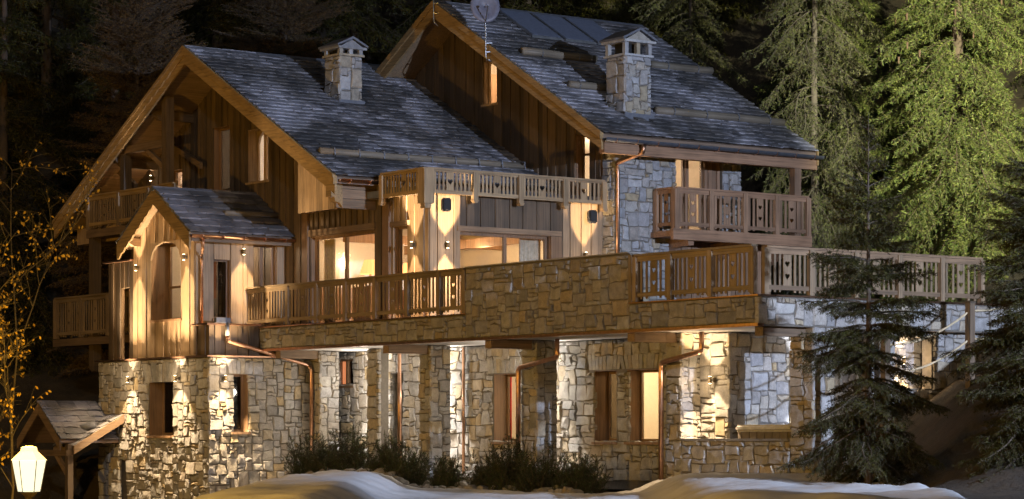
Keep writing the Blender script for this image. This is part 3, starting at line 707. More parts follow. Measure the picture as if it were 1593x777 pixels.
pipe(wingR, [(7.25, 12.8, 8.95), (7.25, 12.8, 8.72), (7.05, 13.72, 8.5), (7.12, 13.76, 8.3), (7.12, 13.76, 4.05)], .055)
for (x0, x1, y, dz) in ((6.65, 9.3, 17.55, 0), (6.8, 8.1, 15.55, 0), (11.45, 14.0, 17.6, 0), (8.95, 13.75, 14.35, 0)):
    z = zR(y) + .2
    x1 = min(x1, 13.78)
    MB().tube([(x0 + (x1 - x0) * i / 4, y + random.uniform(-.02, .02), z + random.uniform(-.01, .01)) for i in range(5)], .12, 10).build('snow_log', 'log', wingR, True)
    k = max(2, round((x1 - x0) / 1.15))
    for i in range(k):
        a = x0 + (i + .5) * (x1 - x0) / k; MB().tube([(a, y + .14 * math.cos(t), z + .14 * math.sin(t)) for t in [j * math.pi / 4 for j in range(9)]], .014, 5).build('log_strap', 'lead', wingR)
chimney(wingR, 7.62, 8.55, 14.06, 14.92, 9.9, 11.55, 11.93, 12.28, .06)
# post, balcony
MB().box(12.95, 13.2, 12.98, 13.2, 6.7, 8.66).build('balcony_post', 'redz', wingR)
box('balcony_floor', 8.35, 13.5, 12.9, 14.85, 6.52, 6.68, 'red', wingR); MB().rect(FY(12.92), 8.3, 13.45, 6.42, 6.72, 0, .12).build('balcony_beam', 'red', wingR)
for x in (9.1, 11.2, 13.2): MB().prism(FX(x), [(13.0, 6.51), (14.8, 6.51), (14.8, 5.6), (14.5, 5.9), (13.7, 6.25), (13.0, 6.3)], -.1, .1).build('balcony_bracket', 'red', wingR)
RB = dict(bmat='redz', hmat='red', pitch=.16, bw=.08, low=.18, drop=.06, pw=.16, foot=.06)
railing(wingR, FY(12.95), [8.5, 9.75, 11.0, 12.2, 13.4], 6.74, 7.88, **RB); railing(wingR, FX(8.5), [12.95, 13.75], 6.74, 7.88, **RB)
rw5 = wall_body('lower_wall', wingR, FY(14.3), 9.3, 13.2, 3.6, 6.5, [], .2, 'frame'); clad(rw5, FY(14.3), 9.3, 13.2, 4.02, 6.5, [], 'redz', .14, .22)

# ------------------------------------------------------------------ entrance porch on its stone base
porch = thing('entrance_tower', 'small gabled timber porch on a rubble stone base with three lit wall lamps', 'porch', (-1.65, 24, -1.5))
FT, FTR = FX(-1.65), FY(20.88)
opT = [(22.9, 24.3, 1.04, 2.62), (25.62, 26.15, -1.6, .36)]; opTR = [(-.89, -.40, 1.14, 2.75)]
accP = []
pw1 = wall_body('stone_base', porch, FT, 20.9, 27.4, -1.8, 3.2, opT, .55, 'mortar'); pw2 = wall_body('stone_base', porch, FTR, -1.62, 1.7, -1.8, 3.2, opTR, .5, 'mortar')
stones(accP, pw1, FT, 20.84, 27.4, -1.4, 3.2, opT + [(22.5, 24.7, 2.62, 3.08)], .13, 'stone')
stones(accP, pw2, FTR, -1.68, 1.7, -1.2, 3.2, opTR + [(-1.05, -.25, 2.75, 3.12)], .13, 'stone')
finish(accP, porch, 'stone', 'small_stones', 300)
voussoirs(pw1, FT, 22.75, 24.45, 2.56, 3.10, 'stone', 13, .28); voussoirs(pw2, FTR, -1.02, -.28, 2.76, 3.12, 'stone', 6, .2)
window(porch, FT, 22.9, 24.3, 1.04, 2.62, .42, (23.3,), pane='darkglass', fw=.08); window(porch, FTR, -.89, -.40, 1.14, 2.75, .25, (), pane='darkglass', fw=.07)
MB().rect(FT, 25.64, 26.13, -1.6, .34, -.4, -.34).build('cellar_door', 'frame', porch)
box('copper_ledge', -1.76, 1.6, 20.76, 27.45, 3.215, 3.26, 'copper', porch)
# timber storey
zP = lambda y: 7.98 - .66 * abs(23.25 - y)
zPt = lambda u: zP(u) - .12
zPt.breaks = [23.25]
opP = [(22.5, 24.25, 4.34, 6.55)]
FPo, FPs = FX(-1.6), FY(21.7)
pb1 = wall_body('porch_wall', porch, FPo, 21.72, 25.3, 3.27, zPt, opP, .2, 'wy'); clad(pb1, FPo, 21.72, 25.3, 3.27, zPt, opP, 'wzl', .14, .26)
opS = [(-1.04, -.50, 4.32, 5.98), (.25, 1.0, 4.3, 6.45)]
pb2 = wall_body('porch_wall', porch, FPs, -1.4, 1.3, 3.27, 6.75, opS, .2, 'wx'); clad(pb2, FPs, -1.62, 1.28, 4.0, 6.75, opS, 'wzl', .16, .26)
window(porch, FPo, 22.5, 24.25, 4.34, 6.55, .55, (), fw=.08, transom=5.3)
for s_, a in ((1, 22.5), (-1, 24.25)): MB().prism(FPo, [(a, 6.56), (a, 6.05), (a + s_ * .1, 6.28), (a + s_ * .3, 6.44), (a + s_ * .6, 6.52), (a + s_ * .87, 6.54), (a + s_ * .87, 6.56)], -.02, .05).build('arch_board', 'wzl', porch)
wq = window(porch, FPs, -1.04, -.50, 4.32, 5.98, .14, (), pane='darkglass', fw=.05); MB().rect(FPs, -1.0, -.82, 4.9, 5.92, -.24, -.21).build('stained_pane', 'stained', wq)
window(porch, FPs, .25, 1.0, 4.3, 6.45, .14, (.6,), fw=.06)
room(porch, -1.0, 1.0, 22.2, 25.0, 4.0, 6.9, 'cream', 'cream', skip=('x0', 'y0', 'x1')); point('room light', (.2, 23.6, 6.5), 110, WARM, .15)
# lower parapet panel and left screen
pb3 = box('parapet_panel', -1.62, -.03, 20.92, 21.68, 3.27, 4.05, 'wx', porch); clad(pb3, FTR, -1.64, -.04, 3.27, 4.1, [], 'wz', .16, .22, n=-.035)
clad(pb3, FT, 20.9, 21.72, 3.27, 4.1, [], 'wz', .16, .22, n=-.04); box('panel_cap', -1.74, .0, 20.8, 21.7, 4.105, 4.15, 'copper', porch)
opW = [(25.55, 26.1, 3.27, 5.35)]
pb4 = wall_body('screen_wall', porch, FX(-1.6), 25.3, 26.85, 3.27, 6.1, opW, .1, 'wy'); clad(pb4, FX(-1.6), 25.3, 26.85, 3.27, 6.1, opW, 'wz', .14, .22)
MB().rect(FX(-1.6), 25.55, 26.1, 3.27, 5.34, -.3, -.25).build('screen_door', 'frame', porch); box('screen_cap', -1.78, -1.4, 25.25, 26.95, 6.105, 6.15, 'copper', porch)
# porch roof
pr1 = roof_deck(porch, 23.25, 7.98, 21.2, .66, -2.05, 1.28, .12); pr2 = roof_deck(porch, 23.25, 7.98, 25.4, .66, -2.05, 1.28, .12, 'wzl')
accT = []; roof_tiles(accT, pr1, 23.25, 7.98, 21.15, .66, -2.12, 1.28, .36, .38, .62, 'tile2', thick=.04); roof_tiles(accT, pr2, 23.25, 7.98, 25.45, .66, -2.12, 1.28, .36, .38, .62, 'tile2', thick=.04)
finish(accT, porch, 'roof_tile', 'roof_tiles_rest', 290)
MB().prism(FXR(0), [(23.1, 7.99), (23.25, 8.1), (23.4, 7.99), (23.25, 7.94)], -2.14, 1.28).build('ridge_cap', 'lead', porch)
for ye in (21.17, 25.43): rake_board(porch, -2.05, 23.25, 7.98, ye, .66, .46, 'rake', .06, .05, scallop=9 if ye > 24 else 0)
for y in (21.6, 24.95): MB().prism(FY(y), [(-2.0, zP(y) - .13), (-1.98, zP(y) - .28), (-1.85, zP(y) - .36), (-1.6, zP(y) - .36), (-1.6, zP(y) - .13)], -.09, .09).build('purlin', 'wx', porch)
MB().rect(FY(21.22), -2.0, 1.25, 6.42, 6.58, -.08, .0).build('eave_board', 'wx', porch)
gutter(porch, -2.1, 1.25, 21.08, 6.60)
pipe(porch, [(-.5, 22.0, 7.32), (.3, 22.0, 7.33), (1.2, 22.0, 7.33)], .085, 'snow_log', 'log')
pipe(porch, [(-1.72, 21.08, 6.5), (-1.72, 21.1, 6.25), (-1.5, 21.55, 6.05), (-1.5, 21.55, 4.16)], .045)
MB().box(-1.5, -1.05, 20.72, 20.86, 4.16, 4.30).build('drain_box', 'lead', porch); pipe(porch, [(-1.16, 20.7, 4.16), (-1.16, 20.7, 3.8)], .06, 'downpipe', 'steel')
pipe(porch, [(-1.16, 20.7, 3.8), (-1.14, 20.7, 3.66), (1.48, 20.68, 3.02), (1.52, 20.62, 2.85), (1.52, 20.62, .0)], .055)

# ------------------------------------------------------------------ terrace and ground floor below it
terr = thing('terrace', 'stone-faced raised terrace with heart-pierced timber balustrade along the front', 'terrace', (0, 10, 0))
FO, FS = FX(0), FY(0)
accS = []
par = lambda u: 5.2 if 4.41 < u < 10.91 else 4.04
par.breaks = [4.41, 10.91]
t1 = wall_body('terrace_wall', terr, FO, .02, 20.88, 3.46, par, [], .4, 'mortar'); 
for a, b, c in ((-.05, 4.41, 4.03), (4.41, 10.91, 5.17), (10.91, 20.88, 4.02)): stones(accS, t1, FO, a, b, 3.46, c, [], .135, 'stone_dark')
t2 = wall_body('terrace_wall', terr, FS, .02, 9.0, 3.4, 4.04, [], .4, 'mortar'); stones(accS, t2, FS, -.05, 9.0, 3.42, 4.02, [], .15, 'stone')
finish(accS, terr, 'stone', 'small_stones', 300)
box('terrace_deck', .02, 13, 0.02, 20.8, 3.72, 3.95, 'floor', terr); box('terrace_soffit', .06, 9.0, .06, 20.8, 3.44, 3.50, 'white', terr)
MB().rect(FO, -.06, 20.9, 3.39, 3.455, -.1, .08).build('drip_edge', 'copper', terr); MB().rect(FO, 10.95, 20.9, 4.045, 4.075, -.42, .07).build('coping_flashing', 'copper', terr)
MB().rect(FO, -.06, 4.38, 4.045, 4.075, -.42, .07).build('coping_flashing', 'copper', terr); MB().rect(FS, .45, 9, 4.045, 4.08, -.42, .07).build('coping_flashing', 'copper', terr)
MB().rect(FO, 4.43, 10.9, 5.21, 5.24, -.42, .05).build('parapet_cap', 'stone_dark', terr)
MB().rect(FO, 4.30, 4.42, 4.08, 5.16, -.2, .04).build('end_post', 'wrail', terr)
railing(terr, FX(.06), [21.75, 19.45, 17.95, 16.5, 15.05, 13.55, 12.1, 10.99], 4.09, 5.22, 'wrail', 'wrailh')
railing(terr, FX(.06), [4.24, 3.0, 1.6, .2], 4.09, 5.17, 'wrail', 'wrailh'); railing(terr, FY(.06), [.22, 1.55, 2.9, 4.25, 5.6, 6.9], 4.09, 5.14, 'wrail', 'wx')
sn = sheet('terrace_snow', .5, 6.8, .5, 14.0, .25, lambda x, y: 3.99 + .06 * (1 + math.sin(x * 1.9 + y) * math.sin(y * 1.3)), 'snow', terr)
# ground floor facade under the terrace
gf = thing('ground_floor', 'rubble stone ground floor with piers and lit windows under the terrace', 'facade', (2.2, 12, 0))
FG = FX(2.9)
opG = [(20.55, 21.4, 2.47, 3.22), (18.05, 18.65, .2, 2.78), (12.7, 13.72, .88, 2.66), (8.52, 9.4, .88, 2.66), (6.85, 8.1, .88, 2.66)]
accG = []
g1 = wall_body('facade_wall', gf, FG, 4.6, 21.9, -.3, 3.44, opG, .45, 'mortar')
arch = [(12.45, 13.97, 2.66, 3.06), (8.35, 9.62, 2.66, 3.06), (6.6, 8.3, 2.66, 3.06)]
stones(accG, g1, FG, 5.0, 21.8, -.1, 3.42, opG + arch, .135, 'stone')
for a in arch: voussoirs(g1, FG, a[0] + .02, a[1] - .02, 2.68, 3.04, 'stone', None, .12)
PIERS = [(20.3, 20.86), (17.75, 18.35), (14.79, 15.35), (10.1, 10.78), (4.48, 5.07), (0.0, .77)]
for i, (a, b) in enumerate(PIERS):
    xf = 1.9 if i == 1 else 1.6; xb = 2.25 if i != 4 else 2.19
    p = box('pier', xf + .03, xb, a + .03, b - .03, -.3, 3.43, 'mortar', gf)
    stones(accG, p, FX(xf), a, b, -.1, 3.42, [], .135, 'stone', n=-.03)
    if i != 1: stones(accG, p, FY(a), xf, xb, -.1, 3.42, [], .135, 'stone', n=-.03)
g3 = wall_body('facade_wall', gf, FX(2.2), 3.5, 4.7, -.3, 3.44, [], .6, 'mortar'); stones(accG, g3, FX(2.2), 3.44, 4.5, -.1, 3.42, [], .15, 'stone')
g2 = wall_body('facade_wall', gf, FY(3.47), 2.24, 8, -.3, 3.43, [], .4, 'mortar'); stones(accG, g2, FY(3.47), 2.17, 7.0, .3, 3.42, [], .15, 'stone_cool')
finish(accG, gf, 'stone', 'small_stones', 300)
for a in (12.7, 6.85): window(gf, FG, a, a + (1.02 if a > 8 else 1.25), .88, 2.66, .40, (), fw=.07)
window(gf, FG, 8.52, 9.4, .88, 2.66, .40, (), pane='darkglass', fw=.08); w5 = window(gf, FG, 20.55, 21.4, 2.47, 3.22, .06, (21.0,), fw=.05)
MB().rect(FG, 21.04, 21.36, 2.52, 3.17, -.16, -.14).build('stained_pane', 'stained', w5)
dr_ = MB().rect(FG, 18.05, 18.65, .2, 2.77, -.42, -.34).build('door', 'frame', gf)
for i in range(4): MB().rect(FG, 18.06 + i * .147, 18.2 + i * .147, .22, 2.75, -.338, -.325).build('door_board', 'wz', dr_)
MB().box(3.15, 3.21, 18.12, 18.22, 1.3, 1.34).build('handle', 'steel', dr_)
for y in (20.5, 18.05, 15.05, 13.2, 10.45, 7.6, 4.8, .38): 
    if y in (13.2, 7.6, 18.05): continue
    MB().box(.35, 2.15, y - .13, y + .13, 3.2, 3.435).build('ceiling_beam', 'wx', gf)
room(gf, 3.42, 6.2, 11.6, 16.6, .2, 3.2, 'cream', 'cream', skip=('x0',)); point('room light', (5.2, 13.6, 2.8), 420, (1, .85, .58), .2)
room(gf, 3.42, 5.6, 5.8, 9.9, .2, 3.2, 'cream', 'cream', skip=('x0',)); point('room light', (4.6, 7.9, 2.8), 300, (1, .80, .5), .2)
mb = MB()
for i in range(4): mb.tube([(3.5, 13.80 + i * .06, .95), (3.5, 13.80 + i * .06, 2.64)], .035, 7)
mb.build('curtain', 'red_cloth', gf, True)
pipe(gf, [(1.45, 16.05, 3.4), (1.45, 16.05, 0)], .05); pipe(gf, [(2.78, 14.95, 3.4), (2.78, 14.95, 0)], .04)
for y0, y1 in ((10.72, 9.1), (5.08, 3.62)): pipe(gf, [(1.48, y1, 3.42), (1.48, y1, 3.02), (1.48, y1 + .06, 2.96), (1.48, y0, 2.74), (1.48, y0, 2.5), (1.48, y0, 0)], .06)
# hot tub behind its low wall
lw = thing('low_wall', 'low rubble wall with flat coping in front of the hot tub', 'wall', (1.75, 2.6, 0))
lb = box('wall_core', 1.63, 1.95, .78, 4.47, -.3, .9, 'mortar', lw); accW = []; stones(accW, lb, FX(1.6), .78, 4.47, -.05, .9, [], .15, 'stone', n=-.02); finish(accW, lw, 'stone', 'small_stones')
box('coping', 1.56, 1.99, .77, 4.47, .905, .96, 'stone_dark', lw)
tub = thing('hot_tub', 'square hot tub with grey lid behind the low stone wall', 'hot tub', (3.0, 2.3, .2))
for i in range(14): MB().rect(FX(2.2), 1.35 + i * .13 + .003, 1.48 + i * .13 - .003, .2, 1.12, -.03, .012 * (i % 2)).build('cabinet_slat', 'tub', tub)
for i in range(12): MB().rect(FY(1.35), 2.22 + i * .13, 2.345 + i * .13, .2, 1.12, -.03, .012 * (i % 2)).build('cabinet_slat', 'tub', tub)
box('shell', 2.24, 3.8, 1.39, 3.15, .2, 1.1, 'tub', tub)
bm = bmesh.new(); bmesh.ops.create_cube(bm, size=1, matrix=Matrix.Translation((3.0, 2.27, 1.2)) @ Matrix.Diagonal((1.72, 1.94, .16, 1)))
bmesh.ops.bevel(bm, geom=bm.edges[:], offset=.05, segments=3, affect='EDGES'); me = bpy.data.meshes.new('lid'); bm.to_mesh(me); bm.free(); me.materials.append(M['acr']); link(bpy.data.objects.new('lid', me), tub)

# retaining wall with lit niche to the right
rt_ = thing('retaining_wall', 'grey stone wall with bright lit niche beneath the terrace side rail', 'wall', (6, .3, 1))
FRW = FY(.35); opN = [(4.4, 5.6, 2.1, 3.28)]; accN = []
rb = wall_body('wall_core', rt_, FRW, 3.6, 9.0, 1.0, 3.39, opN, .3, 'mortar'); stones(accN, rb, FRW, 3.6, 9.0, 1.2, 3.39, opN, .15, 'stone'); 
rb2 = box('niche_back', 4.2, 5.9, 1.0, 1.1, 1.6, 3.39, 'mortar', rt_); stones(accN, rb2, FY(1.0), 4.2, 5.9, 1.9, 3.39, [], .15, 'stone_cool'); finish(accN, rt_, 'stone', 'small_stones', 300)

# ------------------------------------------------------------------ small entrance canopy at the foot of the tower
can = thing('door_canopy', 'small frosted tile canopy with bargeboards above the cellar door', 'canopy', (-3.3, 26.5, -1.5))
c1 = MB().prism(FY(0), [(-3.2, .70), (-1.7, 1.56), (-1.7, 1.46), (-3.2, .60)], -27.3, -25.85).build('lean_to_roof', 'soffit', can)
def flat_tiles(part, x0, z0, x1, z1, y0, y1, rows, cols, mat='tile2'):
    d = Vector((x1 - x0, 0, z1 - z0)); L = d.length; d.normalize(); n_ = Vector((-d.z, 0, d.x))
    for r_ in range(rows):
        for c_ in range(cols):
            a = y0 + (y1 - y0) * (c_ + .5 * (r_ % 2) - .25) / cols; b = a + (y1 - y0) / cols; a, b = max(a, y0), min(b, y1)
            if b - a < .08: continue
            p = Vector((x0, 0, z0)) + d * (L * (r_ + .6) / rows) + n_ * (.05 + random.uniform(0, .012)); ln = L / rows * 1.3
            y_ = d * math.cos(.08) - n_ * math.sin(.08); z_ = Vector((0, -1, 0)).cross(y_)
            m = Matrix(((0, y_.x * ln, z_.x * .03, p.x), (-(b - a), 0, 0, (a + b) / 2), (0, y_.z * ln, z_.z * .03, p.z), (0, 0, 0, 1)))
            o = bpy.data.objects.new('roof_tile', tile_mesh(random.randrange(8), mat)); o.matrix_basis = m; col.objects.link(o); o.parent = part
flat_tiles(c1, -3.25, .69, -1.7, 1.57, 25.82, 27.2, 5, 4)
MB().prism(FY(25.82), [(-3.3, .50), (-3.3, .74), (-1.68, 1.66), (-1.68, 1.42)], 0, .06).build('bargeboard', 'wx', can)
c2 = roof_deck(can, 27.5, 1.95, 26.1, .75, -3.55, -1.7, .08); roof_deck(can, 27.5, 1.95, 28.9, .75, -3.55, -1.7, .08)
accT = []; roof_tiles(accT, c2, 27.5, 1.95, 26.05, .75, -3.62, -1.7, .28, .4, .6, 'tile2', thick=.03); finish(accT, can, 'roof_tile', 'rest')
for ye in (26.08, 28.9): rake_board(can, -3.55, 27.5, 1.95, ye, .75, .3, 'wy', .05, .03)
MB().tube([(-2.75, 26.6, 1.22), (-2.4, 26.2, 1.36)], .12, 10).build('vent_pipe', 'lead', can, True)
for y in (25.95, 28.6): MB().box(-3.45, -3.28, y - .09, y + .09, -2.0, .78).build('canopy_post', 'wz', can)
MB().box(-3.5, -3.3, 25.85, 28.9, .45, .62).build('canopy_beam', 'wy', can); MB().prism(FX(-3.36), [(26.05, -.1), (26.05, .1), (26.5, .44), (26.7, .44)], 0, .1).build('brace', 'wy', can)

# ------------------------------------------------------------------ lamps
def spot(parent, loc, up, energy, c, ang=72):
    l = bpy.data.lights.new('lamp beam', 'SPOT'); l.energy = energy; l.color = c; l.spot_size = R(ang); l.spot_blend = 1.0; l.shadow_soft_size = .05
    o = bpy.data.objects.new('lamp beam', l); o.location = loc; o.rotation_euler = (R(180) if up else 0, 0, 0); col.objects.link(o); o.parent = parent
    o.matrix_parent_inverse = Matrix.Translation(-parent.location)
SC = (1.0, .72, .42)
def sconce(loc, fr_n, label, e=30, c=SC, up=True):
    e *= 85
    x, y, z = loc; nx, ny = fr_n; t = thing('wall_lamp', label, 'wall lamp', loc, 'up and down wall lamps'); off = .15 if e > 3300 else .10
    px_, py_ = x + nx * off, y + ny * off
    q = .035; MB().box(min(x, x + nx * .03) - (q if nx == 0 else 0), max(x, x + nx * .03) + (q if nx == 0 else 0), min(y, y + ny * .03) - (q if ny == 0 else 0), max(y, y + ny * .03) + (q if ny == 0 else 0), z - .05, z + .05).build('backplate', 'iron', t)
    MB().tube([(px_ - nx * .1, py_ - ny * .1, z), (px_, py_, z)], .015, 6).build('arm', 'iron', t)
    MB().tube([(px_, py_, z - .075), (px_, py_, z + .075)], .045, 12).build('housing', 'iron', t, True)
    for s_ in (-1, 1):
        if s_ < 0 or up: MB().tube([(px_, py_, z + s_ * .078), (px_, py_, z + s_ * .086)], .032, 12).build('lens', 'bulb', t)
        if s_ < 0 or up: spot(t, (px_, py_, z + s_ * .10), s_ > 0, e, c, 90 if e > 3300 else 74)
    point('lamp spill', (x + nx * .5, y + ny * .5, z), e * (.0075 if e > 3300 else .003), c, .12, t)
wX, wY = (-1, 0), (0, -1)
sconce((-1.66, 24.93, 5.88), wX, 'wall lamp on the porch boards beside the lower plank screen', 26); sconce((-1.66, 22.1, 6.03), wX, 'wall lamp on the porch front between arched window and corner', 26)
sconce((-.14, 21.64, 6.22), wY, 'wall lamp on the porch side wall above the terrace rail end', 26)
sconce((-1.71, 25.25, 2.66), wX, 'wall lamp on the stone base, outermost of the three', 46); sconce((-1.71, 22.42, 2.64), wX, 'wall lamp on the stone base between arched window and corner', 46)
sconce((-1.24, 20.82, 2.62), wY, 'wall lamp on the stone base side, next to the narrow window', 46)
sconce((1.24, 15.02, 6.08), wX, 'wall lamp on the bay beside the narrow corner window', 30); sconce((1.78, 14.35, 6.06), wY, 'wall lamp on the bay just under the speaker', 30)
sconce((6.4, 14.35, 5.98), wY, 'wall lamp on the bay next to the stone corner tower', 34)
sconce((2.14, 3.92, 2.32), wX, 'wall lamp on the stone wall beside the hot tub', 46)
sconce((2.84, 11.2, 2.35), wX, 'assumed wall lamp half hidden behind the middle stone pier', 190, (1, .92, .82)); sconce((2.84, 15.9, 2.35), wX, 'assumed wall lamp half hidden behind the pier near the copper pipe', 190, (1, .92, .82)); sconce((2.84, 19.2, 2.35), wX, 'assumed wall lamp hidden beside the plank door', 130, (1, .92, .82))  # assumed lamps, unseen, placed for the bright wall edges beside the piers and door
sconce((5.15, .94, 2.75), wY, 'wall lamp inside the bright niche in the retaining wall', 40)
sconce((4.6, 3.4, 2.3), wY, 'assumed wall lamp on the pale wall hidden behind the front spruce', 50, (.9, .92, 1))  # assumed lamp, unseen, lighting the pale wall behind the spruce
sconce((1.24, 29.4, 9.0), wX, 'assumed wall lamp tucked under the loggia roof by the upper railing', 9)  # assumed lamp, unseen, added for the bright strips under the loggia roof
# wall light in the living room
wl4 = thing('indoor_wall_light', 'bright glass wall light seen through the tall double window', 'wall light', (3.4, 21.3, 6.0))
MB().tube([(3.0, 21.22, 5.85), (3.0, 21.22, 6.15)], .09, 10).build('glass', 'bulb', wl4, True); MB().box(2.95, 3.05, 21.28, 21.3, 5.9, 6.1).build('backplate', 'iron', wl4); point('lamp light', (3.0, 21.0, 6.0), 16, WARM, .1, wl4)
# street lamps: one in view, two assumed out of view
def street_lamp(x, y, zl, zg, label, energy, seen=True):
    t = thing('street_lamp', label, 'street lamp', (x, y, zg), 'lantern street lamps along the road')
    mb = MB(); k = 6
    for z, r in ((zl - .32, .17), (zl + .16, .26)): mb.V += [Vector((x + r * math.cos(6.2832 * (j + .5) / k), y + r * math.sin(6.2832 * (j + .5) / k), z)) for j in range(k)]
    for j in range(k): mb.F.append((j, (j + 1) % k, k + (j + 1) % k, k + j))
    mb.build('lantern_glass', 'lampglass', t)
    mb = MB()
    for z, r in ((zl + .161, .275), (zl + .30, .13), (zl + .36, .12), (zl + .38, .05)): mb.V += [Vector((x + r * math.cos(6.2832 * (j + .5) / k), y + r * math.sin(6.2832 * (j + .5) / k), z)) for j in range(k)]
    for i in range(3):
        for j in range(k): mb.F.append((i * k + j, i * k + (j + 1) % k, (i + 1) * k + (j + 1) % k, (i + 1) * k + j))
    mb.build('lantern_roof', 'lamproof', t)
    for j in range(k):
        a = 6.2832 * (j + .5) / k; MB().tube([(x + .172 * math.cos(a), y + .172 * math.sin(a), zl - .32), (x + .262 * math.cos(a), y + .262 * math.sin(a), zl + .16)], .007, 4).build('glazing_bar', 'iron', t)
    MB().tube([(x, y, zg), (x, y, zg + .5), (x, y, zl - .42)], .06, 10, .035).build('pole', 'iron', t, True); MB().tube([(x, y, zl - .42), (x, y, zl - .325)], .05, 8, .15).build('lantern_base', 'iron', t)
    point('lamp light', (x, y, zl + .6), energy, (1.0, .54, .07), .2, t)
street_lamp(-19.74, -5.35, .48, -3.6, 'glowing lantern street lamp low in front of the canopy', 380)
street_lamp(-25.5, 13.5, 3.2, -3.4, 'assumed unseen lantern street lamp farther up the road beyond the yard', 7600); street_lamp(-28.1, -14.1, 3.4, -3.4, 'assumed unseen lantern street lamp nearest the bottom of the road', 5600)  # two assumed lamps out of view, added for orange light on the chalet front

# ------------------------------------------------------------------ things on the roofs and walls
def speaker(loc, n, label):
    x, y, z = loc; t = thing('speaker', label, 'speaker', loc, 'outdoor speakers on the bay')
    bm = bmesh.new(); bmesh.ops.create_cube(bm, size=1, matrix=Matrix.Translation((x, y - .26, z)) @ Matrix.Rotation(R(-18), 4, 'Z') @ Matrix.Diagonal((.24, .2, .36, 1)))
    bmesh.ops.bevel(bm, geom=bm.edges[:], offset=.035, segments=3, affect='EDGES'); me = bpy.data.meshes.new('cabinet'); bm.to_mesh(me); bm.free(); me.materials.append(M['black']); link(bpy.data.objects.new('cabinet', me), t)
    MB().tube([(x, y - .04, z), (x, y - .2, z)], .02, 6).build('bracket', 'black', t)
speaker((1.62, 14.36, 7.1), 0, 'black outdoor speaker by the corner bracket of the flower balcony'); speaker((6.5, 14.36, 7.03), 0, 'black outdoor speaker next to the stone corner tower')
dt = thing('satellite_dish', 'grey satellite dish on a bent mast fixed to the rake board', 'satellite dish', (5.78, 18.0, 11.7))
dc = Vector((5.6, 17.9, 13.2)); ax = Vector((-.45, -.86, .22)).normalized(); s1 = Vector((0, 0, 1)).cross(ax).normalized(); s2 = ax.cross(s1)
mb = MB(); K = 28
for i, r in enumerate((.02, .15, .3, .42)):
    for side in (0,):
        mb.V += [dc + (s1 * math.cos(6.2832 * j / K) * r + s2 * math.sin(6.2832 * j / K) * r * 1.18) + ax * (r * r * .45) for j in range(K)]
for i in range(3):
    for j in range(K): mb.F.append((i * K + j, i * K + (j + 1) % K, (i + 1) * K + (j + 1) % K, (i + 1) * K + j))
mb.F.append(tuple(range(K))); b0 = len(mb.V)
mb.V += [v - ax * .03 for v in mb.V[3 * K:4 * K]]
for j in range(K): mb.F.append((3 * K + j, 3 * K + (j + 1) % K, b0 + (j + 1) % K, b0 + j))
mb.build('reflector', 'dish', dt, True)
lo = dc - s2 * .47 + ax * .06; lnb = dc - s2 * .22 + ax * .62
MB().tube([lo, lnb], .018, 6).build('feed_arm', 'steel', dt); MB().tube([lnb - ax * .02 + s2 * .02, lnb - ax * .12 + s2 * .06], .04, 8).build('feed_horn', 'dish', dt)
pipe(dt, [dc - ax * .05, dc - ax * .15 - Vector((0, 0, .1)), (5.72, 18.02, 12.7), (5.72, 18.02, 11.75), (5.86, 17.95, 11.68)], .022, 'mast', 'steel')
for z in (12.2, 11.95): MB().tube([(5.72, 18.02, z), (5.9, 17.96, z + .01)], .02, 6).build('clamp', 'steel', dt)
fc = bpy.data.curves.new('lettering', 'FONT'); fc.body = 'CAHORS'; fc.size = .085; fc.align_x = 'CENTER'; fc.extrude = .001
tmp = bpy.data.objects.new('tmp', fc); col.objects.link(tmp); bpy.context.view_layer.update()
fm = bpy.data.meshes.new_from_object(tmp.evaluated_get(bpy.context.evaluated_depsgraph_get())); bpy.data.objects.remove(tmp); fm.materials.clear(); fm.materials.append(M['white'])
fo = bpy.data.objects.new('lettering', fm); p = dc + s2 * .24 + ax * .075
fo.matrix_basis = Matrix(((s1.x, s2.x, ax.x, p.x), (s1.y, s2.y, ax.y, p.y), (s1.z, s2.z, ax.z, p.z), (0, 0, 0, 1))); link(fo, dt)
at_ = thing('antenna_mast', 'thin bent steel antenna mast at the peak of the rear gable', 'antenna', (5.8, 20.75, 13.0))
pipe(at_, [(5.78, 20.72, 15.2), (5.78, 20.72, 13.15), (5.86, 20.6, 13.02)], .02, 'mast', 'steel')
for z in (13.7, 13.4): MB().tube([(5.78, 20.72, z), (5.9, 20.62, z)], .018, 6).build('clamp', 'steel', at_)
for i, (a, nm) in enumerate(((8.0, 'bluish solar panel nearest the satellite dish on the rear roof'), (9.22, 'bluish solar panel in the middle of the row of three'), (10.44, 'solar panel nearest the tall stone chimney, in shade'))):
    t = thing('solar_panel', nm, 'solar panel', (a, 19, 12.7), 'solar panels on the rear roof')
    y0, y1 = 18.85, 20.55; d = .13
    q = [(y0, zR(y0) + d), (y1, zR(y1) + d), (y1, zR(y1) + d + .07), (y0, zR(y0) + d + .07)]
    MB().prism(FXR(0), q, a, a + 1.12).build('frame', 'steel', t)
    q = [(y0 + .04, zR(y0 + .04) + d + .072), (y1 - .04, zR(y1 - .04) + d + .072), (y1 - .04, zR(y1 - .04) + d + .08), (y0 + .04, zR(y0 + .04) + d + .08)]
    MB().prism(FXR(0), q, a + .04, a + 1.08).build('glass', 'panel', t)

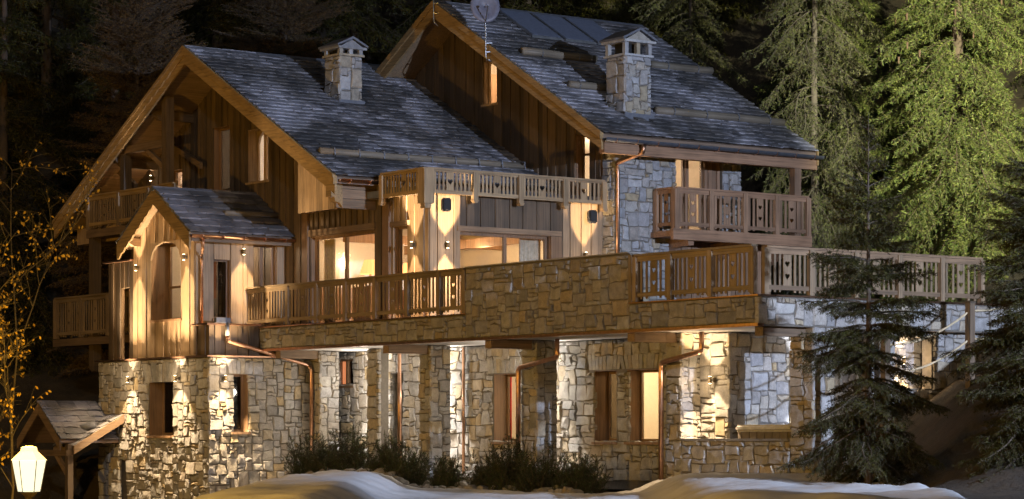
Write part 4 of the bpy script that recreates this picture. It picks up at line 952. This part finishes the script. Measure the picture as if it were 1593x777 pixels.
# ------------------------------------------------------------------ rocks, rope fence
def rock(x, y, z, s, i):
    rnd = random.Random(i); bm = bmesh.new(); bmesh.ops.create_icosphere(bm, subdivisions=2, radius=1)
    for v in bm.verts: v.co *= 1 + rnd.uniform(-.18, .16)
    m = Matrix.Translation((x, y, z)) @ Matrix.Rotation(rnd.uniform(0, 6), 4, 'Z') @ Matrix.Diagonal((s, s * rnd.uniform(.6, .9), s * rnd.uniform(.45, .65), 1))
    bmesh.ops.transform(bm, matrix=m, verts=bm.verts[:]); me = bpy.data.meshes.new('rock'); bm.to_mesh(me); bm.free(); me.materials.append(M['rock'])
    o = bpy.data.objects.new('rock', me); col.objects.link(o); tag(o, 'rough boulder in the edging row of the planting bed', 'rock', 'edging rocks of the planting bed')
for i in range(46):
    y = 5.4 + i * .31 + random.uniform(-.08, .08)
    rx_ = -.45 + .35 * math.sin(y * .9) + random.uniform(-.15, .15)
    rock(rx_, y, height(rx_, y) + .06, random.uniform(.14, .27), i)
for i in range(10): rock(.1 + random.uniform(-.3, .6), random.uniform(6, 13), -.22, random.uniform(.12, .22), 100 + i)
def at(r, d):   # camera-right offset and distance, in metres, to a ground position
    return (-37.43 + r * rgt[0] + d * fwd[0], -41.99 + r * rgt[1] + d * fwd[1])
pt = [(at(7.9, 55), 3.1, 'timber rope post mostly hidden behind the free-standing spruce'), (at(9.78, 55.5), 3.85, 'timber rope post standing clear against the grey stone wall'), (at(11.6, 55.5), 4.5, 'timber rope post farthest up the bank')]
for (x, y), zt_, lb_ in pt:
    zg = height(x, y) - .2
    t = thing('rope_post', lb_, 'post', (x, y, zg), 'rope fence posts'); MB().box(x - .075, x + .075, y - .075, y + .075, zg, zt_).build('shaft', 'wz', t); MB().box(x - .085, x + .085, y - .085, y + .085, zt_, zt_ + .04).build('cap', 'wz', t)
for k, (i0, i1, dz, lb_) in enumerate(((0, 1, .15, 'upper slack rope between the hidden post and the clear post'), (0, 1, .75, 'lower slack rope between the hidden post and the clear post'), (1, 2, .15, 'upper slack rope running up the bank from the clear post'), (1, 2, .75, 'lower slack rope running up the bank from the clear post'))):
    a = Vector((*pt[i0][0], pt[i0][1] - dz)); b = Vector((*pt[i1][0], pt[i1][1] - dz)); P = []
    for i in range(13): f = i / 12; q = a.lerp(b, f); q.z -= .8 * f * (1 - f); P.append(q)
    tag(MB().tube(P, .024, 6).build('rope', 'rope', None, True), lb_, 'rope', 'fence ropes')

# ------------------------------------------------------------------ trees
rng = np.random.default_rng(5)
def nrm(a): return a / np.maximum(np.linalg.norm(a, axis=-1, keepdims=True), 1e-9)
def needles(P0, P1, spacing, nl, nw, spread=.8, droop=0.0):
    """thin triangles standing off twig segments"""
    P0, P1 = np.asarray(P0), np.asarray(P1); L = np.linalg.norm(P1 - P0, axis=1); k = np.maximum(2, (L / spacing).astype(int)); idx = np.repeat(np.arange(len(L)), k); n = len(idx)
    t = rng.random(n)[:, None]; d = nrm(P1 - P0)[idx]; p = P0[idx] * (1 - t) + P1[idx] * t
    rv = nrm(rng.normal(size=(n, 3))); perp = nrm(rv - d * (rv * d).sum(1, keepdims=True))
    nd = nrm(d * (1 - spread * .45) + perp * spread + np.array([0, 0, -droop])); sd = nrm(np.cross(nd, nrm(rng.normal(size=(n, 3)))))
    l = nl * (.7 + .6 * rng.random(n))[:, None]; wv = sd * nw * .5
    V = np.empty((n, 3, 3)); V[:, 0] = p - wv; V[:, 1] = p + wv; V[:, 2] = p + nd * l
    return V.reshape(-1, 3)
def tubes_np(P0, P1, r0, r1):
    """three-sided twigs"""
    P0, P1 = np.asarray(P0), np.asarray(P1); d = nrm(P1 - P0); a = nrm(np.cross(d, np.array([.3, .5, .8]))); b = np.cross(d, a); n = len(P0); V = np.empty((n, 6, 3)); r0 = np.broadcast_to(r0, (n,))[:, None]; r1 = np.broadcast_to(r1, (n,))[:, None]
    for j in range(3):
        c, s_ = math.cos(2.0944 * j), math.sin(2.0944 * j); V[:, j] = P0 + (a * c + b * s_) * r0; V[:, 3 + j] = P1 + (a * c + b * s_) * r1
    T = np.array([(0, 1, 4), (0, 4, 3), (1, 2, 5), (1, 5, 4), (2, 0, 3), (2, 3, 5)])
    return V.reshape(-1, 3), (T[None] + 6 * np.arange(n)[:, None, None]).reshape(-1, 3)
def conifer(H, Rb, levels, per, spacing, nl, nw, hang=.3, rise=.25, z_low=.05, bare=False, seed=1, twig=.13, shape=.8, sub=True, rmax=1.0, tl=.42, prof=None, wander=.12):
    """skeleton of whorled branches with side twigs; returns branch segments and twig segments"""
    rnd = random.Random(seed); B0, B1, BR, T0, T1 = [], [], [], [], []
    for i in range(levels):
        f = z_low + (1 - z_low) * (i + rnd.random() * .8) / levels
        if f > .985: continue
        rad = Rb * (1 - f) ** shape * rmax if prof is None else Rb * (1 - math.exp(-prof * (1 - f)))
        for j in range(per if f < .8 else max(4, per - 2)):
            az = rnd.uniform(0, 6.2832); L = max(.12, rad * rnd.uniform(.5, 1.12)); el = rise * (f - .35) * 2 + rnd.uniform(-.12, .12)
            nseg = 6; p = Vector((0, 0, f * H)); hd = Vector((math.cos(az), math.sin(az), 0)); pts = [p.copy()]
            for s_ in range(nseg):
                t = (s_ + .5) / nseg; e = el - hang * 1.5 * math.sin(t * 2.4) * (1 - f * .6) + (.75 * hang * (t - .55) if t > .55 else 0)
                hd = (hd + Vector((-hd.y, hd.x, 0)) * rnd.uniform(-wander, wander) * 2).normalized(); p = p + (hd * math.cos(e) + Vector((0, 0, math.sin(e)))) * (L / nseg); pts.append(p.copy())
            br = .012 + .022 * L / max(Rb, 1e-3)
            for s_ in range(nseg): B0.append(pts[s_]); B1.append(pts[s_ + 1]); BR.append(br * (1 - s_ / nseg * .8))
            sdv = Vector((-hd.y, hd.x, 0)); m = max(4, int(L / twig))
            for q in range(m):
                t = .12 + .88 * (q + rnd.random()) / m; k = min(nseg - 1, int(t * nseg)); ff = t * nseg - k; a = pts[k].lerp(pts[k + 1], ff); tdir = (pts[k + 1] - pts[k]).normalized()
                for sg in (-1, 1):
                    ln = (tl * L * (1 - t) ** .8 * min(1, t * 3.2) + .10 * min(1, L)) * rnd.uniform(.6, 1.15)
                    dv = (tdir * .72 + sdv * sg * rnd.uniform(.6, .95) + Vector((0, 0, -hang * rnd.uniform(.3, 1.2)))).normalized(); e = a + dv * ln; dv2 = (dv + Vector((0, 0, -hang * .8)) + tdir * .2).normalized(); e2 = e + dv2 * ln * .5
                    T0 += [a, e]; T1 += [e, e2]
                    if sub and ln > .22:
                        for h in range(int(ln / .13)):
                            c = a.lerp(e, .25 + .7 * rnd.random()); dd = (dv * .8 + Vector((rnd.uniform(-1, 1), rnd.uniform(-1, 1), -hang * 1.2 + rnd.uniform(-.3, .2)))).normalized(); T0.append(c); T1.append(c + dd * rnd.uniform(.08, .2) * (1 + .5 * min(1, ln)))
            T0.append(pts[-2]); T1.append(pts[-1])
    A = lambda q: np.array([tuple(v) for v in q])
    return A(B0), A(B1), np.array(BR), A(T0), A(T1)
def build_tree(name, label, x, y, zg, H, Rb, mat, bark, levels, per, spacing, nl, nw, group=None, trunk_r=None, spread=.8, twig_r=.004, **k):
    B0, B1, BR, T0, T1 = conifer(H, Rb, levels, per, spacing, nl, nw, **k)
    t = thing(name, label, 'tree', (0, 0, 0), group)
    tr = trunk_r or H * .012; pts = [(.04 * math.sin(i * 1.3) * H * .05, .04 * math.cos(i * 1.7) * H * .05 - .002 * H, H * i / 10) for i in range(11)]
    MB().tube([(0, 0, -.8)] + [(a * .3, b * .3, c) for a, b, c in pts], tr * 1.25, 10, tr * .05).build('trunk', bark, t, True)
    V, T = tubes_np(B0, B1, BR, BR * .75); V2, T2 = tubes_np(T0, T1, twig_r, twig_r * .6); mesh_np('branches', np.vstack([V, V2]), np.vstack([T, T2 + len(V)]), bark, t)
    V = needles(np.vstack([T0, B0]), np.vstack([T1, B1]), spacing, nl, nw, spread)
    mesh_np('crown', V, np.arange(len(V), dtype=np.int32).reshape(-1, 3), mat, t); t.location = (x, y, zg)
    for c in t.children: c.matrix_parent_inverse = Matrix.Identity(4)
    return t
def copy_tree(src, name, label, x, y, zg, rot, s, group=None):
    t = bpy.data.objects.new(name, None); col.objects.link(t); tag(t, label, 'tree', group); t.location = (x, y, zg); t.rotation_euler = (0, 0, rot); t.scale = (s, s, s * random.uniform(.92, 1.08))
    for c in src.children: o = c.copy(); col.objects.link(o); o.parent = t
    return t
# young spruces in front of the terrace
x, y = at(6.85, 50); build_tree('spruce_tree', 'young dark spruce standing free in front of the terrace corner', x, y, -1.6, 8.85, 2.25, 'spruce', 'bark', 40, 6, .012, .060, .011, hang=.38, rise=.6, seed=3, wander=.22, z_low=.06, twig=.09, trunk_r=.085, prof=2.2, tl=.36)
x, y = at(9.9, 48); build_tree('spruce_tree', 'dense young spruce cut off by the edge beside the rope fence', x, y, -1.2, 8.6, 2.5, 'spruce', 'bark', 50, 7, .012, .06, .012, hang=.36, rise=.5, seed=11, z_low=.05, twig=.09, trunk_r=.085, prof=2.4, tl=.36)
# flood-lit conifers on the bank
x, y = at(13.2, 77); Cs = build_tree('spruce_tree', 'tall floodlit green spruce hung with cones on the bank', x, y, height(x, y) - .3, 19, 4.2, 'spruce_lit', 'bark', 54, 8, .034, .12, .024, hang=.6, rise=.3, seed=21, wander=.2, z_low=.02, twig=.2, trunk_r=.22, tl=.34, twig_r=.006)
x, y = at(9.3, 80); Ds = build_tree('larch_tree', 'drooping larch with pale trunk behind the red timber balcony', x, y, height(x, y) - .3, 20, 4.6, 'larch', 'barkpale', 40, 6, .05, .11, .022, hang=.8, rise=.1, seed=33, wander=.25, z_low=.10, twig=.26, trunk_r=.14, tl=.32, twig_r=.006, shape=.6)
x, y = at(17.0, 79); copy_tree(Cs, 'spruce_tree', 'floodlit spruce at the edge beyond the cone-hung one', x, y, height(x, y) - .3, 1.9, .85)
x, y = at(6.2, 90); copy_tree(Ds, 'larch_tree', 'dim larch rising behind the far end of the solar roof', x, y, height(x, y) - .3, 2.6, .95)
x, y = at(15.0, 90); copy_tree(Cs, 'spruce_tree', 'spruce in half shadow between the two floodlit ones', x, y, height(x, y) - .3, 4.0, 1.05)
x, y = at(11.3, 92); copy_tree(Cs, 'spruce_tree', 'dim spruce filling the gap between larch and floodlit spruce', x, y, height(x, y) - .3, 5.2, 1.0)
# orange-lit larch and dark forest behind the left wing
x, y = at(-12.4, 86); Ls = build_tree('larch_tree', 'bare orange-lit larch rising behind the front gable', x, y, height(x, y) - .3, 18, 3.6, 'larch_or', 'bark', 70, 8, .06, .10, .014, hang=.06, rise=1.0, seed=41, z_low=.10, twig=.2, trunk_r=.12, tl=.42, twig_r=.009, shape=.5, wander=.35)
x, y = at(-17.2, 88); Sd = build_tree('spruce_tree', 'dark spruce at the outer edge behind the yellow-leaved birch', x, y, height(x, y) - .3, 20, 4.2, 'spruce', 'bark', 40, 6, .05, .15, .035, hang=.5, rise=.3, seed=51, z_low=.03, twig=.25, trunk_r=.2, tl=.34)
DARK = [(-14.8, 97, .95, 'dark spruce between the bare larch and the outer spruce'), (-9.2, 101, 1.05, 'dark spruce peeping over the front ridge'), (-6.0, 99, 1.0, 'dark spruce behind the short chimney'), (-2.6, 104, 1.1, 'dark spruce behind the valley between the two roofs'), (.6, 101, 1.05, 'dark spruce behind the satellite dish'), (3.8, 104, 1.1, 'dark spruce above the solar panels'), (7.4, 108, 1.1, 'dark spruce behind the tall chimney'), (-12.2, 108, 1.2, 'far dark spruce showing through the bare larch'), (-18.6, 104, 1.1, 'far dark spruce in the outer corner of the wood'), (10.6, 112, 1.2, 'far dark spruce above the drooping larch'), (-19.2, 80, .62, 'small dark spruce low beside the lower balcony')]
for i, (r, d, s_, lb_) in enumerate(DARK):
    x, y = at(r, d); copy_tree(Sd, 'spruce_tree', lb_, x, y, height(x, y) - .3, i * 1.37, s_, 'dark spruces of the wood behind')
x, y = at(-8.2, 94); copy_tree(Ls, 'larch_tree', 'bare dim larch just above the front ridge', x, y, height(x, y) - .3, 2.2, 1.0)
# yellow-leaved birch by the street lamp
def birch(x, y, zg):
    rnd = random.Random(9); t = thing('birch_tree', 'thin birch with sparse yellow leaves beside the street lamp', 'tree', (x, y, zg)); B0, B1, Rr, LV = [], [], [], []
    def grow(p, d, L, r, dep):
        q = p; n_ = 5
        for i in range(n_):
            d = (d + Vector((rnd.uniform(-.16, .16), rnd.uniform(-.16, .16), rnd.uniform(-.1, .08) - (.07 if dep > 1 else 0)))).normalized(); e = q + d * L / n_; B0.append(q); B1.append(e); Rr.append(r * (1 - i / n_ * .55))
            if dep < 3 and i > 0:
                for _ in range(2):
                    dd = (d * .75 + Vector((rnd.uniform(-1, 1), rnd.uniform(-1, 1), rnd.uniform(-.3, .8))) * .7).normalized(); grow(e, dd, L * rnd.uniform(.25, .45), r * .5, dep + 1)
            if dep >= 2 and rnd.random() < .30: LV.append(e)
            q = e
    for _ in range(4): grow(Vector((rnd.uniform(-.3, .3), rnd.uniform(-.3, .3), 0)), Vector((rnd.uniform(-.22, .25), rnd.uniform(-.2, .2), 1)).normalized(), rnd.uniform(5.0, 7.4), .035, 0)
    A = lambda q: np.array([tuple(v) for v in q]); V, T = tubes_np(A(B0), A(B1), np.array(Rr), np.array(Rr) * .7); mesh_np('branches', V, T, 'barkpale', t).matrix_parent_inverse = Matrix.Identity(4)
    V, F = [], []
    for p in LV:
        s_ = rnd.uniform(.022, .04); a = Vector((rnd.uniform(-1, 1), rnd.uniform(-1, 1), rnd.uniform(-1.4, -.2))).normalized(); b = a.cross(Vector((rnd.uniform(-1, 1), rnd.uniform(-1, 1), .3))).normalized(); k = len(V)
        V += [p, p + a * s_ + b * s_ * .6, p + a * s_ * 2, p + a * s_ - b * s_ * .6]; F.append((k, k + 1, k + 2, k + 3))
    mesh('leaves', V, F, 'yleaf', t).matrix_parent_inverse = Matrix.Identity(4)
x, y = at(-8.35, 42); birch(x, y, height(x, y) - .2)
# cones on the lit spruce
cz = Cs.location; mb = MB(); rnd = random.Random(4)
for i in range(60):
    a = rnd.uniform(0, 6.28); f = rnd.uniform(.35, .75); r_ = 4.0 * (1 - f) ** .8 * rnd.uniform(.5, .8); p = Vector((r_ * math.cos(a), r_ * math.sin(a), f * 19 - 1.0 * r_ * .3)); mb.tube([p, p - Vector((0, 0, .09)), p - Vector((0, 0, .2))], .035, 6, .02)
o = mb.build('cones', 'cone', Cs); o.matrix_parent_inverse = Matrix.Identity(4); o['kind'] = 'stuff'
# dwarf pines in the bed
def dwarf_pine(x, y, s, h, seed, label):
    s *= 1.08; h *= 1.4
    rnd = random.Random(seed); T0, T1 = [], []; t = thing('dwarf_pine', label, 'shrub', (x, y, height(x, y) - .2), 'dwarf pines in the planting bed')
    for i in range(190):
        a = rnd.uniform(0, 6.2832); u = rnd.random() ** .6; el = 1.45 - u * 1.3; p = Vector((rnd.uniform(-.2, .2) * s, rnd.uniform(-.2, .2) * s, 0)); L = rnd.uniform(.4, 1.08)
        d = Vector((math.cos(a) * math.cos(el) * s, math.sin(a) * math.cos(el) * s, math.sin(el) * h)); mid = p + d * L * .6; e = p + d * L + Vector((0, 0, .12 * L)); T0 += [p, mid]; T1 += [mid, e]
        for _ in range(8):
            c = mid.lerp(e, rnd.uniform(-.3, .9)); v = Vector((rnd.uniform(-1, 1), rnd.uniform(-1, 1), rnd.uniform(.2, 1.2))).normalized() * rnd.uniform(.1, .22); T0.append(c); T1.append(c + v)
    A = lambda q: np.array([tuple(v) for v in q]); T0, T1 = A(T0), A(T1); V, T = tubes_np(T0, T1, .007, .005); mesh_np('branches', V, T, 'bark', t).matrix_parent_inverse = Matrix.Identity(4)
    far = np.linalg.norm(T1[:, :2], axis=1) > .0; V = needles(T0[far], T1[far], .012, .06, .010, .75); mesh_np('crown', V, np.arange(len(V), dtype=np.int32).reshape(-1, 3), 'pine', t).matrix_parent_inverse = Matrix.Identity(4)
for i, (xx, yy, s_, h_, lb_) in enumerate([(.2, 18.6, .75, 1.0, 'dwarf pine at the outer end of the bed below the terrace rail'), (.2, 17.6, .6, .85, 'low dwarf pine between the two tall outer ones'), (.3, 16.7, .8, 1.1, 'tall dwarf pine just before the plank door'), (.1, 14.6, .6, .95, 'dwarf pine in front of the pier near the plank door'), (-.1, 13.3, .62, .85, 'bushy dwarf pine beside the copper pipe at the pier'), (.2, 12.0, .5, .75, 'dwarf pine under the window with the red curtain'), (.2, 10.2, .5, .85, 'dwarf pine at the foot of the middle pier'), (.1, 9.1, .7, 1.15, 'tallest dwarf pine in the bright wall-wash beside the middle pier'), (.0, 7.7, .75, .95, 'spreading dwarf pine under the dark shuttered window'), (.0, 6.2, .6, .85, 'last dwarf pine of the bed beside the tall copper elbow pipe')]):
    dwarf_pine(xx, yy, s_, h_, 60 + i, lb_)

# ------------------------------------------------------------------ floodlight on a mast assumed beyond the frame, added to wash chalet and trees
fx, fy = -2.0, -40.0; zf = height(fx, fy) + 3.0
ft = thing('assumed_floodlight', 'assumed unseen twin-headed flood lamp on a steel mast in the yard', 'assumed_floodlight', (fx, fy, zf - 3)); pipe(ft, [(fx, fy, zf - 3.5), (fx, fy, zf + 6)], .07, 'mast', 'steel')
tx, ty = at(14.6, 79)
M['floodlens'] = emis('lit flood lens', (.9, .95, 1), 2.0)
for sx, aim, e, c, size, bl in ((-.4, (2.5, 12, 7.0), 106000, (.60, .72, 1.0), 44, .6), (.4, (tx + .8, ty, 11.5), 640000, (1, .95, .58), 18, .9)):
    hd = MB().box(fx + sx - .25, fx + sx + .25, fy - .1, fy + .1, zf + 5.8, zf + 6.2).build('head', 'steel', ft); MB().box(fx + sx - .22, fx + sx + .22, fy + .105, fy + .115, zf + 5.83, zf + 6.17).build('lens', 'floodlens', hd)
    l = bpy.data.lights.new('flood beam', 'SPOT'); l.energy = e; l.color = c; l.spot_size = R(size); l.spot_blend = bl; l.shadow_soft_size = .2
    o = bpy.data.objects.new('flood beam', l); o.location = (fx + sx, fy + .2, zf + 6); o.rotation_euler = (o.location - Vector(aim)).to_track_quat('Z', 'Y').to_euler(); col.objects.link(o); o.parent = ft; o.matrix_parent_inverse = Matrix.Translation(-ft.location)
